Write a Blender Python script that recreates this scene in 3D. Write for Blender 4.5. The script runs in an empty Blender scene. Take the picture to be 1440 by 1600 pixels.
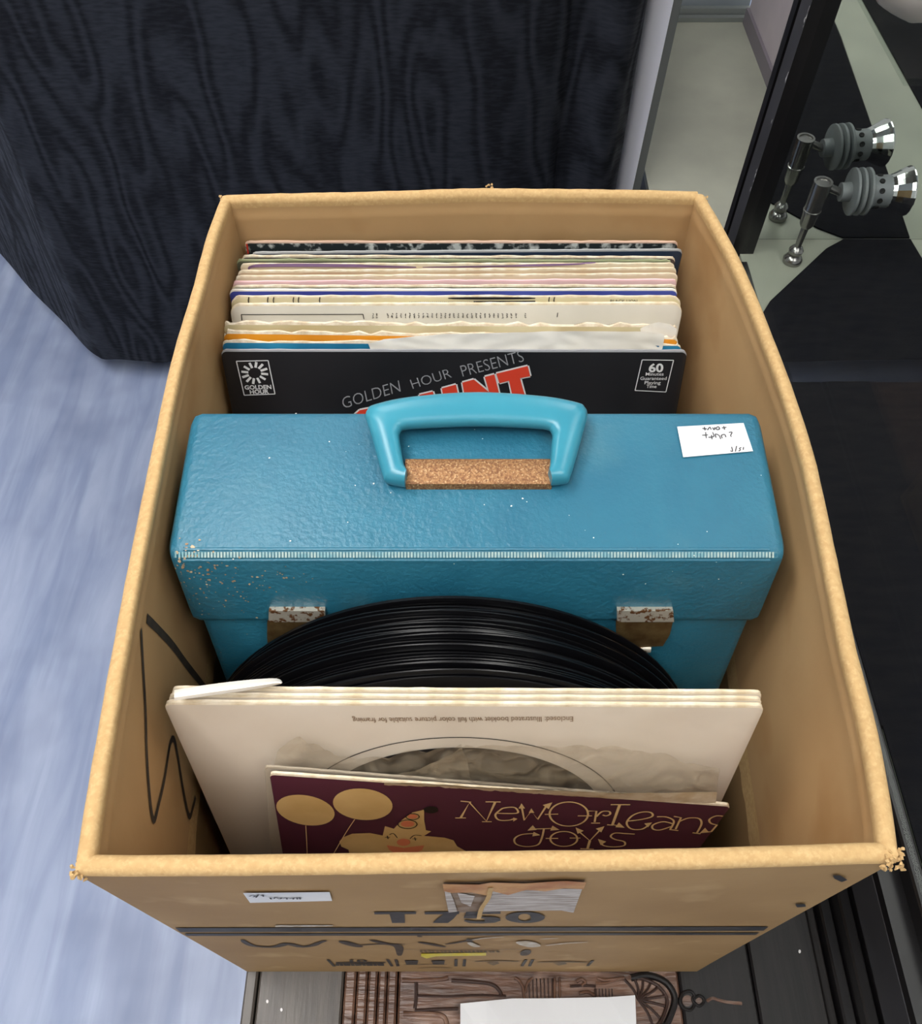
import bpy, bmesh, math, random
from mathutils import Vector, Matrix
from mathutils.bvhtree import BVHTree
random.seed(7)
R = math.radians
scene = bpy.context.scene
C = scene.collection

# ------------------------------------------------------------------ camera
ZC = 1.176                    # eye height above the floor
FPX = 1324.0                  # focal length in pixels of the 1440x1600 frame
PITCH = R(55.7)               # looking down
cam_d = bpy.data.cameras.new('camera')
cam_d.sensor_fit = 'HORIZONTAL'; cam_d.sensor_width = 36.0
cam_d.lens = FPX / 1440.0 * 36.0
cam_d.clip_start = 0.02
cam = bpy.data.objects.new('camera', cam_d); C.objects.link(cam)
cam.location = (0, 0, ZC); cam.rotation_euler = (R(90) - PITCH, 0, 0)
scene.camera = cam
EYE = Vector((0, 0, ZC))
FW = Vector((0, math.cos(PITCH), -math.sin(PITCH)))
DN = Vector((0, -math.sin(PITCH), -math.cos(PITCH)))

# ------------------------------------------------------------------ world, exposure
w = bpy.data.worlds.new('world'); scene.world = w; w.use_nodes = True
w.node_tree.nodes['Background'].inputs[0].default_value = (0.8, 0.88, 1.0, 1)
w.node_tree.nodes['Background'].inputs[1].default_value = 0.15
scene.view_settings.view_transform = 'Standard'
scene.view_settings.look = 'None'
scene.view_settings.gamma = 1.0
scene.view_settings.use_curve_mapping = False
scene.view_settings.exposure = 0.0
# ceiling fixtures (built further down): x, y, emission
LIGHTS = [(-0.95, 0.55, 13.5), (1.3, 0.9, 5.0), (-0.6, 2.3, 6.0), (0.9, 2.5, 7.0), (-0.5, -0.55, 13.0), (0.95, -0.75, 10.0)]

# ------------------------------------------------------------------ helpers
def ray(px, py):
    return Vector((1, 0, 0)) * ((px - 720) / FPX) + FW + DN * ((py - 800) / FPX)
def onz(px, py, z):           # point of the horizontal plane z seen at a pixel
    d = ray(px, py); return EYE + d * ((z - ZC) / d.z)
def ony(px, py, y):           # point of the vertical plane y seen at a pixel
    d = ray(px, py); return EYE + d * (y / d.y)
def onplane(px, py, p, n):
    d = ray(px, py); return EYE + d * ((p - EYE).dot(n) / d.dot(n))
def srgb(r, g, b):
    f = lambda c: c / 12.92 if c <= 0.04045 else ((c + 0.055) / 1.055) ** 2.4
    return (f(r / 255), f(g / 255), f(b / 255), 1)

def catmull(pts, n=6):
    P = [Vector(p) for p in pts]; out = []
    for i in range(len(P) - 1):
        p0 = P[max(i - 1, 0)]; p1 = P[i]; p2 = P[i + 1]; p3 = P[min(i + 2, len(P) - 1)]
        for k in range(n):
            t = k / n
            out.append(0.5 * ((2 * p1) + (p2 - p0) * t + (2 * p0 - 5 * p1 + 4 * p2 - p3) * t * t + (3 * p1 - p0 - 3 * p2 + p3) * t ** 3))
    out.append(P[-1]); return out
def lerp_list(pts, t):        # piecewise linear point at fraction t of the arc length
    P = [Vector(p) for p in pts]; L = [(P[i + 1] - P[i]).length for i in range(len(P) - 1)]
    s = t * sum(L)
    for i, l in enumerate(L):
        if s <= l or i == len(L) - 1: return P[i].lerp(P[i + 1], min(1, s / max(l, 1e-9)))
        s -= l

# ------------------------------------------------------------------ materials
def mat(name, c1, c2=None, rough=0.6, metal=0.0, scale=8.0, stretch=(1, 1, 1), bump=0.0, bscale=None, spec=0.5,
        detail=4.0, dist=0.0, lo=0.35, hi=0.65, c3=None, scale3=40.0, lo3=0.62, hi3=0.68, coat=0.0, rough2=None, rot=(0, 0, 0)):
    m = bpy.data.materials.new(name); m.use_nodes = True
    nt = m.node_tree; N = nt.nodes; Lk = nt.links; b = N['Principled BSDF']
    b.inputs['Roughness'].default_value = rough; b.inputs['Metallic'].default_value = metal
    b.inputs['Specular IOR Level'].default_value = spec
    b.inputs['Coat Weight'].default_value = coat
    b.inputs['Base Color'].default_value = c1
    tc = N.new('ShaderNodeTexCoord'); mp = N.new('ShaderNodeMapping')
    mp.inputs['Scale'].default_value = stretch; mp.inputs['Rotation'].default_value = rot
    Lk.new(tc.outputs['Object'], mp.inputs['Vector'])
    if c2 is not None:
        nz = N.new('ShaderNodeTexNoise'); nz.inputs['Scale'].default_value = scale
        nz.inputs['Detail'].default_value = detail; nz.inputs['Distortion'].default_value = dist
        Lk.new(mp.outputs[0], nz.inputs['Vector'])
        mr = N.new('ShaderNodeMapRange'); mr.inputs[1].default_value = lo; mr.inputs[2].default_value = hi
        Lk.new(nz.outputs['Fac'], mr.inputs[0])
        mx = N.new('ShaderNodeMix'); mx.data_type = 'RGBA'
        mx.inputs[6].default_value = c1; mx.inputs[7].default_value = c2
        Lk.new(mr.outputs[0], mx.inputs[0])
        out = mx.outputs[2]
        if c3 is not None:
            n3 = N.new('ShaderNodeTexNoise'); n3.inputs['Scale'].default_value = scale3; n3.inputs['Detail'].default_value = 3
            Lk.new(tc.outputs['Object'], n3.inputs['Vector'])
            m3 = N.new('ShaderNodeMapRange'); m3.inputs[1].default_value = lo3; m3.inputs[2].default_value = hi3
            Lk.new(n3.outputs['Fac'], m3.inputs[0])
            x3 = N.new('ShaderNodeMix'); x3.data_type = 'RGBA'; x3.inputs[7].default_value = c3
            Lk.new(out, x3.inputs[6]); Lk.new(m3.outputs[0], x3.inputs[0]); out = x3.outputs[2]
        Lk.new(out, b.inputs['Base Color'])
        if rough2 is not None:
            rr = N.new('ShaderNodeMapRange'); rr.inputs[3].default_value = rough; rr.inputs[4].default_value = rough2
            Lk.new(nz.outputs['Fac'], rr.inputs[0]); Lk.new(rr.outputs[0], b.inputs['Roughness'])
    if bump > 0:
        nb = N.new('ShaderNodeTexNoise'); nb.inputs['Scale'].default_value = bscale or scale * 6; nb.inputs['Detail'].default_value = 5
        Lk.new(mp.outputs[0], nb.inputs['Vector'])
        bp = N.new('ShaderNodeBump'); bp.inputs['Strength'].default_value = bump; bp.inputs['Distance'].default_value = 0.002
        Lk.new(nb.outputs['Fac'], bp.inputs['Height']); Lk.new(bp.outputs[0], b.inputs['Normal'])
    return m

def mat_glass(name, tint, fac_front=0.05, rough=0.0, ior=1.5):
    m = bpy.data.materials.new(name); m.use_nodes = True
    nt = m.node_tree; N = nt.nodes; Lk = nt.links; N.remove(N['Principled BSDF']); o = N['Material Output']
    t = N.new('ShaderNodeBsdfTransparent'); t.inputs[0].default_value = tint
    g = N.new('ShaderNodeBsdfGlossy'); g.inputs['Roughness'].default_value = rough
    f = N.new('ShaderNodeLayerWeight'); f.inputs[0].default_value = 0.5
    pw = N.new('ShaderNodeMath'); pw.operation = 'POWER'; pw.inputs[1].default_value = 4.5; Lk.new(f.outputs['Facing'], pw.inputs[0])
    ad = N.new('ShaderNodeMath'); ad.operation = 'MULTIPLY_ADD'; ad.inputs[1].default_value = 0.28; ad.inputs[2].default_value = 0.015; Lk.new(pw.outputs[0], ad.inputs[0])
    x = N.new('ShaderNodeMixShader'); Lk.new(ad.outputs[0], x.inputs[0]); Lk.new(t.outputs[0], x.inputs[1]); Lk.new(g.outputs[0], x.inputs[2])
    Lk.new(x.outputs[0], o.inputs[0]); return m

def mat_film(name, col, alpha, gloss, var=0.0):        # crumpled thin plastic or a see-through sheet
    m = bpy.data.materials.new(name); m.use_nodes = True
    nt = m.node_tree; N = nt.nodes; Lk = nt.links; b = N['Principled BSDF']; o = N['Material Output']
    b.inputs['Base Color'].default_value = col; b.inputs['Roughness'].default_value = gloss
    t = N.new('ShaderNodeBsdfTransparent'); t.inputs[0].default_value = (0.95, 0.94, 0.92, 1)
    x = N.new('ShaderNodeMixShader'); x.inputs[0].default_value = alpha
    if var > 0:
        tc = N.new('ShaderNodeTexCoord'); nz = N.new('ShaderNodeTexNoise'); nz.inputs['Scale'].default_value = 45; nz.inputs['Detail'].default_value = 4; nz.inputs['Distortion'].default_value = 1.5
        Lk.new(tc.outputs['Object'], nz.inputs['Vector'])
        mr = N.new('ShaderNodeMapRange'); mr.inputs[1].default_value = 0.3; mr.inputs[2].default_value = 0.7; mr.inputs[3].default_value = alpha - var; mr.inputs[4].default_value = alpha + var
        Lk.new(nz.outputs['Fac'], mr.inputs[0]); Lk.new(mr.outputs[0], x.inputs[0])
        bp = N.new('ShaderNodeBump'); bp.inputs['Strength'].default_value = 0.9; bp.inputs['Distance'].default_value = 0.004; Lk.new(nz.outputs['Fac'], bp.inputs['Height']); Lk.new(bp.outputs[0], b.inputs['Normal'])
    Lk.new(t.outputs[0], x.inputs[1]); Lk.new(b.outputs[0], x.inputs[2]); Lk.new(x.outputs[0], o.inputs[0]); return m

def mat_emit(name, col, s):
    m = bpy.data.materials.new(name); m.use_nodes = True
    b = m.node_tree.nodes['Principled BSDF']
    b.inputs['Base Color'].default_value = (0.8, 0.8, 0.8, 1)
    b.inputs['Emission Color'].default_value = col; b.inputs['Emission Strength'].default_value = s
    return m

M = {}
M['card_in'] = mat('kraft_inner', srgb(192, 157, 112), srgb(181, 145, 101), 0.75, scale=9, bump=0.06, bscale=220, c3=srgb(170, 130, 84), scale3=14, lo3=0.55, hi3=0.75, spec=0.25)
M['card_out'] = mat('kraft_outer', srgb(172, 140, 98), srgb(158, 126, 86), 0.7, scale=10, bump=0.05, bscale=260, c3=srgb(186, 156, 114), scale3=24, lo3=0.6, hi3=0.75, spec=0.3)
M['card_rim'] = mat('kraft_fold', srgb(200, 167, 118), srgb(190, 156, 108), 0.85, scale=260, bump=0.12, bscale=500, c3=srgb(207, 176, 128), scale3=500, lo3=0.5, hi3=0.75, spec=0.2)
M['card_raw'] = mat('kraft_torn', srgb(160, 116, 72), srgb(196, 152, 100), 0.9, scale=120, bump=0.5, bscale=300, spec=0.1)
M['ink'] = mat('box_ink', srgb(48, 46, 46), srgb(66, 62, 58), 0.6, scale=80)
M['ink_faint'] = mat('box_ink_faint', srgb(98, 84, 66), srgb(128, 104, 74), 0.7, scale=90)
M['marker'] = mat('felt_marker', srgb(52, 44, 38), srgb(74, 62, 50), 0.6, scale=120)
M['silver_scuff'] = mat('white_scuff', srgb(206, 200, 190), srgb(178, 160, 132), 0.6, scale=180)
M['torn_white'] = mat('torn_white_paper', srgb(206, 200, 196), srgb(160, 148, 140), 0.85, scale=60, stretch=(1, 1, 5), bump=0.5, bscale=200, spec=0.1)
M['torn_grey'] = mat('torn_grey_paper', srgb(156, 140, 126), srgb(122, 98, 78), 0.85, scale=80, bump=0.5, bscale=200, spec=0.1)
M['tape'] = mat('brown_tape', srgb(168, 104, 48), srgb(198, 146, 86), 0.45, scale=70, bump=0.2, bscale=150)
M['yellow'] = mat('yellow_paint', srgb(222, 200, 40), srgb(214, 200, 110), 0.6, scale=200)
M['sticker'] = mat('white_label', srgb(236, 236, 238), srgb(224, 226, 230), 0.6, scale=30)
M['pen'] = mat('pen_ink', srgb(62, 60, 64), None, 0.6)
M['case'] = mat('teal_leatherette', srgb(36, 104, 130), srgb(43, 113, 138), 0.38, scale=14, bump=0.35, bscale=330, c3=srgb(60, 116, 136), scale3=22, lo3=0.58, hi3=0.8, spec=0.5, dist=1.2)
M['handle'] = mat('teal_plastic', srgb(60, 146, 168), srgb(54, 137, 160), 0.28, scale=20, spec=0.5)
M['rust'] = mat('rusty_brass', srgb(158, 116, 76), srgb(122, 82, 52), 0.5, metal=0.45, scale=700, lo=0.4, hi=0.6, bump=0.3, bscale=900, c3=srgb(200, 166, 122), scale3=900, lo3=0.55, hi3=0.7)
M['latch'] = mat('pitted_nickel', srgb(206, 200, 186), srgb(120, 80, 46), 0.4, metal=0.6, scale=330, lo=0.52, hi=0.6)
M['brass'] = mat('tarnished_brass', srgb(140, 118, 78), srgb(110, 84, 52), 0.38, metal=0.7, scale=120)
M['rib'] = mat('woven_ribs', srgb(120, 168, 178), srgb(176, 196, 190), 0.5, scale=200)
M['fleck'] = mat('bare_chips', srgb(196, 178, 146), srgb(150, 106, 68), 0.8, scale=300)
M['white_fleck'] = mat('white_flecks', srgb(226, 230, 226), None, 0.7)
M['vinyl'] = mat('black_vinyl', srgb(10, 10, 13), None, 0.28, spec=0.5)
M['cream'] = mat('cream_paper', srgb(214, 204, 190), srgb(204, 192, 176), 0.55, scale=12, c3=srgb(190, 178, 162), scale3=18, lo3=0.6, hi3=0.85)
M['cream_edge'] = mat('cream_board_edge', srgb(232, 222, 202), srgb(206, 188, 156), 0.75, scale=120)
M['worn'] = mat('worn_white_edge', srgb(228, 218, 198), srgb(202, 184, 156), 0.85, scale=160, bump=0.3, bscale=300)
M['white_paper'] = mat('white_paper', srgb(238, 234, 226), srgb(228, 222, 210), 0.8, scale=20)
M['maroon'] = mat('maroon_print', srgb(80, 38, 55), srgb(72, 34, 49), 0.35, scale=10, spec=0.4)
M['gold'] = mat('sand_ink', srgb(226, 194, 134), srgb(214, 180, 118), 0.45, scale=40)
M['gold_line'] = mat('sand_line_ink', srgb(236, 206, 152), None, 0.45)
M['coral'] = mat('coral_ink', srgb(226, 134, 96), None, 0.45)
M['red_text'] = mat('brick_ink', srgb(196, 84, 66), None, 0.45)
M['black_print'] = mat('black_print', srgb(26, 25, 27), srgb(34, 32, 34), 0.3, scale=14, spec=0.45)
M['print_white'] = mat('white_print', srgb(214, 214, 214), None, 0.4)
M['print_grey'] = mat('grey_print', srgb(150, 150, 154), None, 0.4)
M['print_red'] = mat('red_print', srgb(214, 66, 44), None, 0.4)
M['cloth'] = None  # below
M['chest'] = mat('dark_stained_oak', srgb(22, 20, 21), srgb(31, 28, 28), 0.5, scale=10, stretch=(14, 1, 6), bump=0.15, bscale=30, spec=0.3)
M['chest_left'] = mat('worn_dark_oak', srgb(66, 60, 56), srgb(80, 74, 68), 0.38, scale=14, stretch=(10, 1, 6), bump=0.1, bscale=40, c3=srgb(50, 44, 42), scale3=30, lo3=0.6, hi3=0.8)
M['carve'] = mat('carved_brown_oak', srgb(112, 82, 66), srgb(74, 52, 42), 0.3, scale=26, stretch=(1, 6, 1), bump=0.35, bscale=60, c3=srgb(140, 112, 96), scale3=40, lo3=0.55, hi3=0.75)
M['carve_dark'] = mat('carved_dark_oak', srgb(64, 46, 40), srgb(48, 34, 30), 0.35, scale=30, stretch=(1, 6, 1), bump=0.2, bscale=80)
M['black_wood'] = mat('black_lacquer', srgb(16, 15, 17), srgb(22, 20, 22), 0.35, scale=12, bump=0.05)
M['slate'] = mat('slate_paint', srgb(62, 62, 66), srgb(52, 52, 55), 0.4, scale=20)
M['chip'] = mat('paint_chip', srgb(216, 214, 214), None, 0.7)
M['velvet'] = mat('black_velvet', srgb(20, 20, 25), srgb(27, 26, 29), 0.95, scale=30, stretch=(1, 4, 1), spec=0.1, bump=0.2, bscale=400)
M['greyfloor'] = mat('grey_green_board', srgb(158, 160, 146), srgb(144, 146, 134), 0.5, scale=8)
M['mirror'] = mat('mirror_silver', (0.78, 0.8, 0.79, 1), None, 0.02, metal=1.0)
M['lamp_grey'] = mat('lamp_grey_plastic', srgb(118, 122, 124), srgb(108, 112, 114), 0.45, scale=40)
M['lamp_metal'] = mat('brushed_steel', srgb(150, 148, 146), None, 0.25, metal=0.9)
M['chrome'] = mat('chrome', srgb(228, 228, 226), None, 0.06, metal=1.0)
M['hole'] = mat('dark_hole', srgb(20, 20, 20), None, 0.8)
M['wall'] = mat('white_wall_paint', srgb(212, 212, 210), None, 0.9)
M['wood_dark'] = mat('dark_table_wood', srgb(46, 28, 24), srgb(34, 22, 20), 0.45, scale=20)
M['lilac'] = mat('lilac_grey_paint', srgb(190, 180, 186), srgb(178, 170, 176), 0.5, scale=10)
M['bluegrey'] = mat('blue_grey_panel', srgb(140, 150, 156), None, 0.6)
M['alu'] = mat('aluminium', srgb(150, 156, 154), None, 0.35, metal=0.5)
M['paper_white2'] = mat('white_board', srgb(238, 240, 250), None, 0.7)
M['skirt'] = mat('plum_grey_paint', srgb(116, 110, 118), None, 0.5)
M['grey_strip'] = mat('dark_grey_strip', srgb(104, 108, 106), None, 0.6)
M['bag'] = mat('white_bag_plastic', srgb(226, 216, 212), srgb(212, 200, 196), 0.4, scale=12)
M['glass'] = mat_glass('cabinet_glass', (0.93, 0.95, 0.94, 1))
M['film'] = mat_film('clear_poly_film', srgb(186, 172, 150), 0.33, 0.16, 0.15)
M['sheet'] = mat_film('thin_white_sheet', srgb(236, 238, 242), 0.74, 0.25)

def vinyl_floor():
    m = mat('blue_grey_vinyl', srgb(130, 144, 176), srgb(158, 170, 197), 0.42, scale=8.0, stretch=(4.2, 0.5, 1), bump=0.03, bscale=40,
            detail=10, dist=0.5, lo=0.34, hi=0.66, c3=srgb(106, 118, 150), scale3=6, lo3=0.5, hi3=0.85, rot=(0, 0, R(-14)))
    return m
M['floor'] = vinyl_floor()
def moire():
    m = bpy.data.materials.new('black_moire_cloth'); m.use_nodes = True
    nt = m.node_tree; N = nt.nodes; Lk = nt.links; b = N['Principled BSDF']
    b.inputs['Specular IOR Level'].default_value = 0.2
    tc = N.new('ShaderNodeTexCoord')
    mp = N.new('ShaderNodeMapping'); mp.inputs['Scale'].default_value = (1, 1, 0.26)
    Lk.new(tc.outputs['Object'], mp.inputs[0])
    n1 = N.new('ShaderNodeTexNoise'); n1.inputs['Scale'].default_value = 13; n1.inputs['Detail'].default_value = 1.5
    Lk.new(mp.outputs[0], n1.inputs['Vector'])
    k = N.new('ShaderNodeMath'); k.operation = 'MULTIPLY'; k.inputs[1].default_value = 52
    Lk.new(n1.outputs['Fac'], k.inputs[0])
    s = N.new('ShaderNodeMath'); s.operation = 'SINE'; Lk.new(k.outputs[0], s.inputs[0])
    n2 = N.new('ShaderNodeTexNoise'); n2.inputs['Scale'].default_value = 60; n2.inputs['Detail'].default_value = 4
    mp2 = N.new('ShaderNodeMapping'); mp2.inputs['Scale'].default_value = (1, 1, 5); Lk.new(tc.outputs['Object'], mp2.inputs[0]); Lk.new(mp2.outputs[0], n2.inputs['Vector'])
    a = N.new('ShaderNodeMath'); a.operation = 'MULTIPLY_ADD'; a.inputs[1].default_value = 0.24; Lk.new(s.outputs[0], a.inputs[0]); Lk.new(n2.outputs['Fac'], a.inputs[2])
    mr = N.new('ShaderNodeMapRange'); mr.inputs[1].default_value = 0.2; mr.inputs[2].default_value = 0.85; Lk.new(a.outputs[0], mr.inputs[0])
    mx = N.new('ShaderNodeMix'); mx.data_type = 'RGBA'; mx.inputs[6].default_value = srgb(17, 19, 26); mx.inputs[7].default_value = srgb(44, 47, 55)
    Lk.new(mr.outputs[0], mx.inputs[0]); Lk.new(mx.outputs[2], b.inputs['Base Color'])
    rr = N.new('ShaderNodeMapRange'); rr.inputs[3].default_value = 0.75; rr.inputs[4].default_value = 0.5; Lk.new(mr.outputs[0], rr.inputs[0]); Lk.new(rr.outputs[0], b.inputs['Roughness'])
    return m
M['cloth'] = moire()

# ------------------------------------------------------------------ mesh building
MW = {}
def tag(o, label=None, cat=None, group=None, kind=None):
    if label: o['label'] = label
    if cat: o['category'] = cat
    if group: o['group'] = group
    if kind: o['kind'] = kind
    return o
def thing(name, label, cat, mtx, group=None):
    if not isinstance(mtx, Matrix): mtx = Matrix.Translation(Vector(mtx))
    o = bpy.data.objects.new(name, None); C.objects.link(o)
    o.empty_display_size = 0.02
    o.matrix_world = mtx; MW[o] = mtx.copy()
    return tag(o, label, cat, group)

class MB:
    def __init__(s): s.V = []; s.F = []; s.mi = []; s.cur = 0
    def add(s, V, F):
        k = len(s.V); s.V += [Vector(v) for v in V]
        for f in F: s.F.append(tuple(i + k for i in f)); s.mi.append(s.cur)
        return s
    def box(s, a, b):
        x0, y0, z0 = a; x1, y1, z1 = b
        return s.add([(x0, y0, z0), (x1, y0, z0), (x1, y1, z0), (x0, y1, z0), (x0, y0, z1), (x1, y0, z1), (x1, y1, z1), (x0, y1, z1)],
                     [(0, 3, 2, 1), (4, 5, 6, 7), (0, 1, 5, 4), (1, 2, 6, 5), (2, 3, 7, 6), (3, 0, 4, 7)])
    def hexa(s, q0, q1):      # two matching quads
        return s.add(list(q0) + list(q1), [(0, 3, 2, 1), (4, 5, 6, 7), (0, 1, 5, 4), (1, 2, 6, 5), (2, 3, 7, 6), (3, 0, 4, 7)])
    def grid(s, rows, close=False):   # list of equal-length rows
        n = len(rows[0]); V = [p for r in rows for p in r]; F = []
        for i in range(len(rows) - 1):
            for j in range(n - 1 if not close else n):
                a = i * n + j; b = i * n + (j + 1) % n
                F.append((a, b, b + n, a + n))
        return s.add(V, F)
    def tube(s, pts, r, seg=8, caps=True):
        P = [Vector(p) for p in pts]; rows = []
        rr = r if isinstance(r, (list, tuple)) else [r] * len(P)
        up = Vector((0, 0, 1))
        for i, p in enumerate(P):
            t = (P[min(i + 1, len(P) - 1)] - P[max(i - 1, 0)]).normalized()
            u = t.cross(up)
            if u.length < 1e-3: u = t.cross(Vector((1, 0, 0)))
            u.normalize(); v = t.cross(u)
            rows.append([p + (u * math.cos(2 * math.pi * k / seg) + v * math.sin(2 * math.pi * k / seg)) * rr[i] for k in range(seg)])
        k0 = len(s.V); s.grid(rows, True)
        if caps:
            s.F.append(tuple(range(k0, k0 + seg))); s.mi.append(s.cur)
            e = k0 + (len(P) - 1) * seg; s.F.append(tuple(range(e + seg - 1, e - 1, -1))); s.mi.append(s.cur)
        return s
    def lathe(s, prof, o, ax, seg=32, closed=False):   # prof: (distance along axis, radius)
        o = Vector(o); ax = Vector(ax).normalized()
        u = ax.cross(Vector((0, 0, 1)))
        if u.length < 1e-3: u = Vector((1, 0, 0))
        u.normalize(); v = ax.cross(u); rows = []
        for d, r in prof:
            rows.append([o + ax * d + (u * math.cos(2 * math.pi * k / seg) + v * math.sin(2 * math.pi * k / seg)) * r for k in range(seg)])
        if closed: rows.append(rows[0])
        return s.grid(rows, True)
    def build(s, name, mats, parent=None, smooth=False, origin=None, recalc=True):
        if not isinstance(mats, (list, tuple)): mats = [mats]
        if parent is not None:
            inv = MW[parent].inverted(); mw = None
        else:
            if origin is None:
                lo = [min(v[i] for v in s.V) for i in range(3)]; hi = [max(v[i] for v in s.V) for i in range(3)]
                origin = ((lo[0] + hi[0]) / 2, (lo[1] + hi[1]) / 2, lo[2])
            mw = Matrix.Translation(Vector(origin)); inv = mw.inverted()
        me = bpy.data.meshes.new(name)
        me.from_pydata([tuple(inv @ v) for v in s.V], [], s.F)
        for m in mats: me.materials.append(m)
        if len(mats) > 1: me.polygons.foreach_set('material_index', s.mi)
        if recalc:
            bm = bmesh.new(); bm.from_mesh(me)
            bmesh.ops.remove_doubles(bm, verts=bm.verts, dist=1e-6)
            bmesh.ops.recalc_face_normals(bm, faces=bm.faces); bm.to_mesh(me); bm.free()
        if smooth:
            me.polygons.foreach_set('use_smooth', [True] * len(me.polygons))
            try: me.set_sharp_from_angle(angle=R(40))
            except Exception: pass
        me.update()
        o = bpy.data.objects.new(name, me); C.objects.link(o)
        if parent is not None:
            o.parent = parent; MW[o] = MW[parent].copy()
        else:
            o.matrix_world = mw; MW[o] = mw.copy()
        return o
    def bvh(s): return BVHTree.FromPolygons([tuple(v) for v in s.V], s.F)

def hit(px, py, bv):
    d = ray(px, py).normalized(); p, n, i, t = bv.ray_cast(EYE, d)
    if p is None:
        return None
    if n.dot(d) > 0: n = -n
    return p, n
def ribbon(pts, bv, width, name, m, parent, n=5, smooth=True, off=0.0005, taper=False, mb=None):
    """a drawn line: pixel points followed over a real surface"""
    P2 = catmull([(x, y, 0) for x, y in pts], n) if smooth else [Vector((x, y, 0)) for x, y in pts]
    H = [hit(p.x, p.y, bv) for p in P2]; H = [h for h in H if h]
    if len(H) < 2: return None
    own = mb is None
    if own: mb = MB()
    rows = []
    for i, (p, nn) in enumerate(H):
        t = H[min(i + 1, len(H) - 1)][0] - H[max(i - 1, 0)][0]
        s = t.cross(nn)
        if s.length < 1e-9: continue
        s.normalize(); wd = width if not callable(width) else width(i / (len(H) - 1))
        if taper: wd *= 0.35 + 0.65 * math.sin(math.pi * min(1, max(0, i / (len(H) - 1))) ) ** 0.6
        q = p + nn * off; rows.append([q - s * wd / 2, q + s * wd / 2])
    if len(rows) > 1: mb.grid(rows)
    if own: return mb.build(name, m, parent, recalc=False)
def fill(pts, bv, name, m, parent, off=0.0005, mb=None, smooth=False):
    if smooth: pts = [(p.x, p.y) for p in catmull([(x, y, 0) for x, y in list(pts) + [pts[0]]], 6)[:-1]]
    V = []
    for x, y in pts:
        h = hit(x, y, bv)
        if h: V.append(h[0] + h[1] * off)
    if len(V) < 3: return None
    own = mb is None
    if own: mb = MB()
    k = len(mb.V); mb.V += V
    from mathutils.geometry import tessellate_polygon
    for tr in tessellate_polygon([V]): mb.F.append(tuple(i + k for i in tr)); mb.mi.append(mb.cur)
    if own: return mb.build(name, m, parent, recalc=False)
def ellipse(cx, cy, rx, ry, n=28, rot=0):
    return [(cx + rx * math.cos(a) * math.cos(rot) - ry * math.sin(a) * math.sin(rot), cy + rx * math.cos(a) * math.sin(rot) + ry * math.sin(a) * math.cos(rot)) for a in [2 * math.pi * i / n for i in range(n)]]
def patch(c, bv, name, m, parent, nx=24, ny=2, off=0.0005, mb=None):
    """quad given by pixel corners tl, tr, br, bl laid over a surface"""
    tl, tr, br, bl = [Vector((p[0], p[1], 0)) for p in c]; rows = []
    for i in range(nx + 1):
        ps = [tl.lerp(tr, i / nx).lerp(bl.lerp(br, i / nx), j / ny) for j in range(ny + 1)]
        hs = [hit(p.x, p.y, bv) for p in ps]
        if all(hs): rows.append([h[0] + h[1] * off for h in hs])
    if len(rows) < 2: return None
    own = mb is None
    if own: mb = MB()
    mb.grid(rows)
    if own: return mb.build(name, m, parent, recalc=False)
_tc = {}
def text_mesh(s, fat=0.0):
    if (s, fat) in _tc: return _tc[(s, fat)]
    cu = bpy.data.curves.new('lettering', 'FONT'); cu.body = s; cu.offset = fat; cu.resolution_u = 3
    o = bpy.data.objects.new('lettering', cu); C.objects.link(o)
    me = bpy.data.meshes.new_from_object(o)
    V = [v.co.copy() for v in me.vertices]; F = [tuple(p.vertices) for p in me.polygons]
    bpy.data.objects.remove(o); bpy.data.curves.remove(cu); bpy.data.meshes.remove(me)
    _tc[(s, fat)] = (V, F); return V, F
def text_on(s, bl, br, tl, bv, name, m, parent, off=0.0006, fat=0.0, mb=None):
    h0, h1, h2 = hit(*bl, bv), hit(*br, bv), hit(*tl, bv)
    if not (h0 and h1 and h2): return None
    V, F = text_mesh(s, fat)
    x0 = min(v.x for v in V); x1 = max(v.x for v in V); y1 = max(v.y for v in V); y0 = min(0, 0)
    ex = h1[0] - h0[0]; ey = h2[0] - h0[0]; own = mb is None
    if own: mb = MB()
    mb.add([h0[0] + ex * ((v.x - x0) / (x1 - x0)) + ey * ((v.y - y0) / (y1 - y0)) + h0[1] * off for v in V], F)
    if own: return mb.build(name, m, parent, recalc=False)

# ================================================================== the room
FX0, FX1, FY0, FY1, CEIL = -2.6, 2.6, -2.2, 3.4, 2.7
def struct(name, a, b, m):
    o = MB().box(a, b).build(name, m); o['kind'] = 'structure'; return o
struct('floor', (FX0, FY0, -0.05), (FX1, FY1, 0), M['floor'])
struct('ceiling', (FX0, FY0, CEIL), (FX1, FY1, CEIL + 0.05), M['wall'])
struct('wall_left', (FX0 - 0.05, FY0, 0), (FX0, FY1, CEIL), M['wall'])
struct('wall_right', (FX1, FY0, 0), (FX1 + 0.05, FY1, CEIL), M['wall'])
struct('wall_back', (FX0, FY1, 0), (FX1, FY1 + 0.05, CEIL), M['wall'])
struct('wall_front', (FX0, FY0 - 0.05, 0), (FX1, FY0, CEIL), M['wall'])
LL = ['white ceiling light panel above the left aisle', 'white ceiling light panel above the display cabinet', 'white ceiling light panel above the draped table', 'white ceiling light panel by the back wall on the right', 'white ceiling light panel behind the viewer on the left', 'white ceiling light panel behind the viewer on the right']
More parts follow.
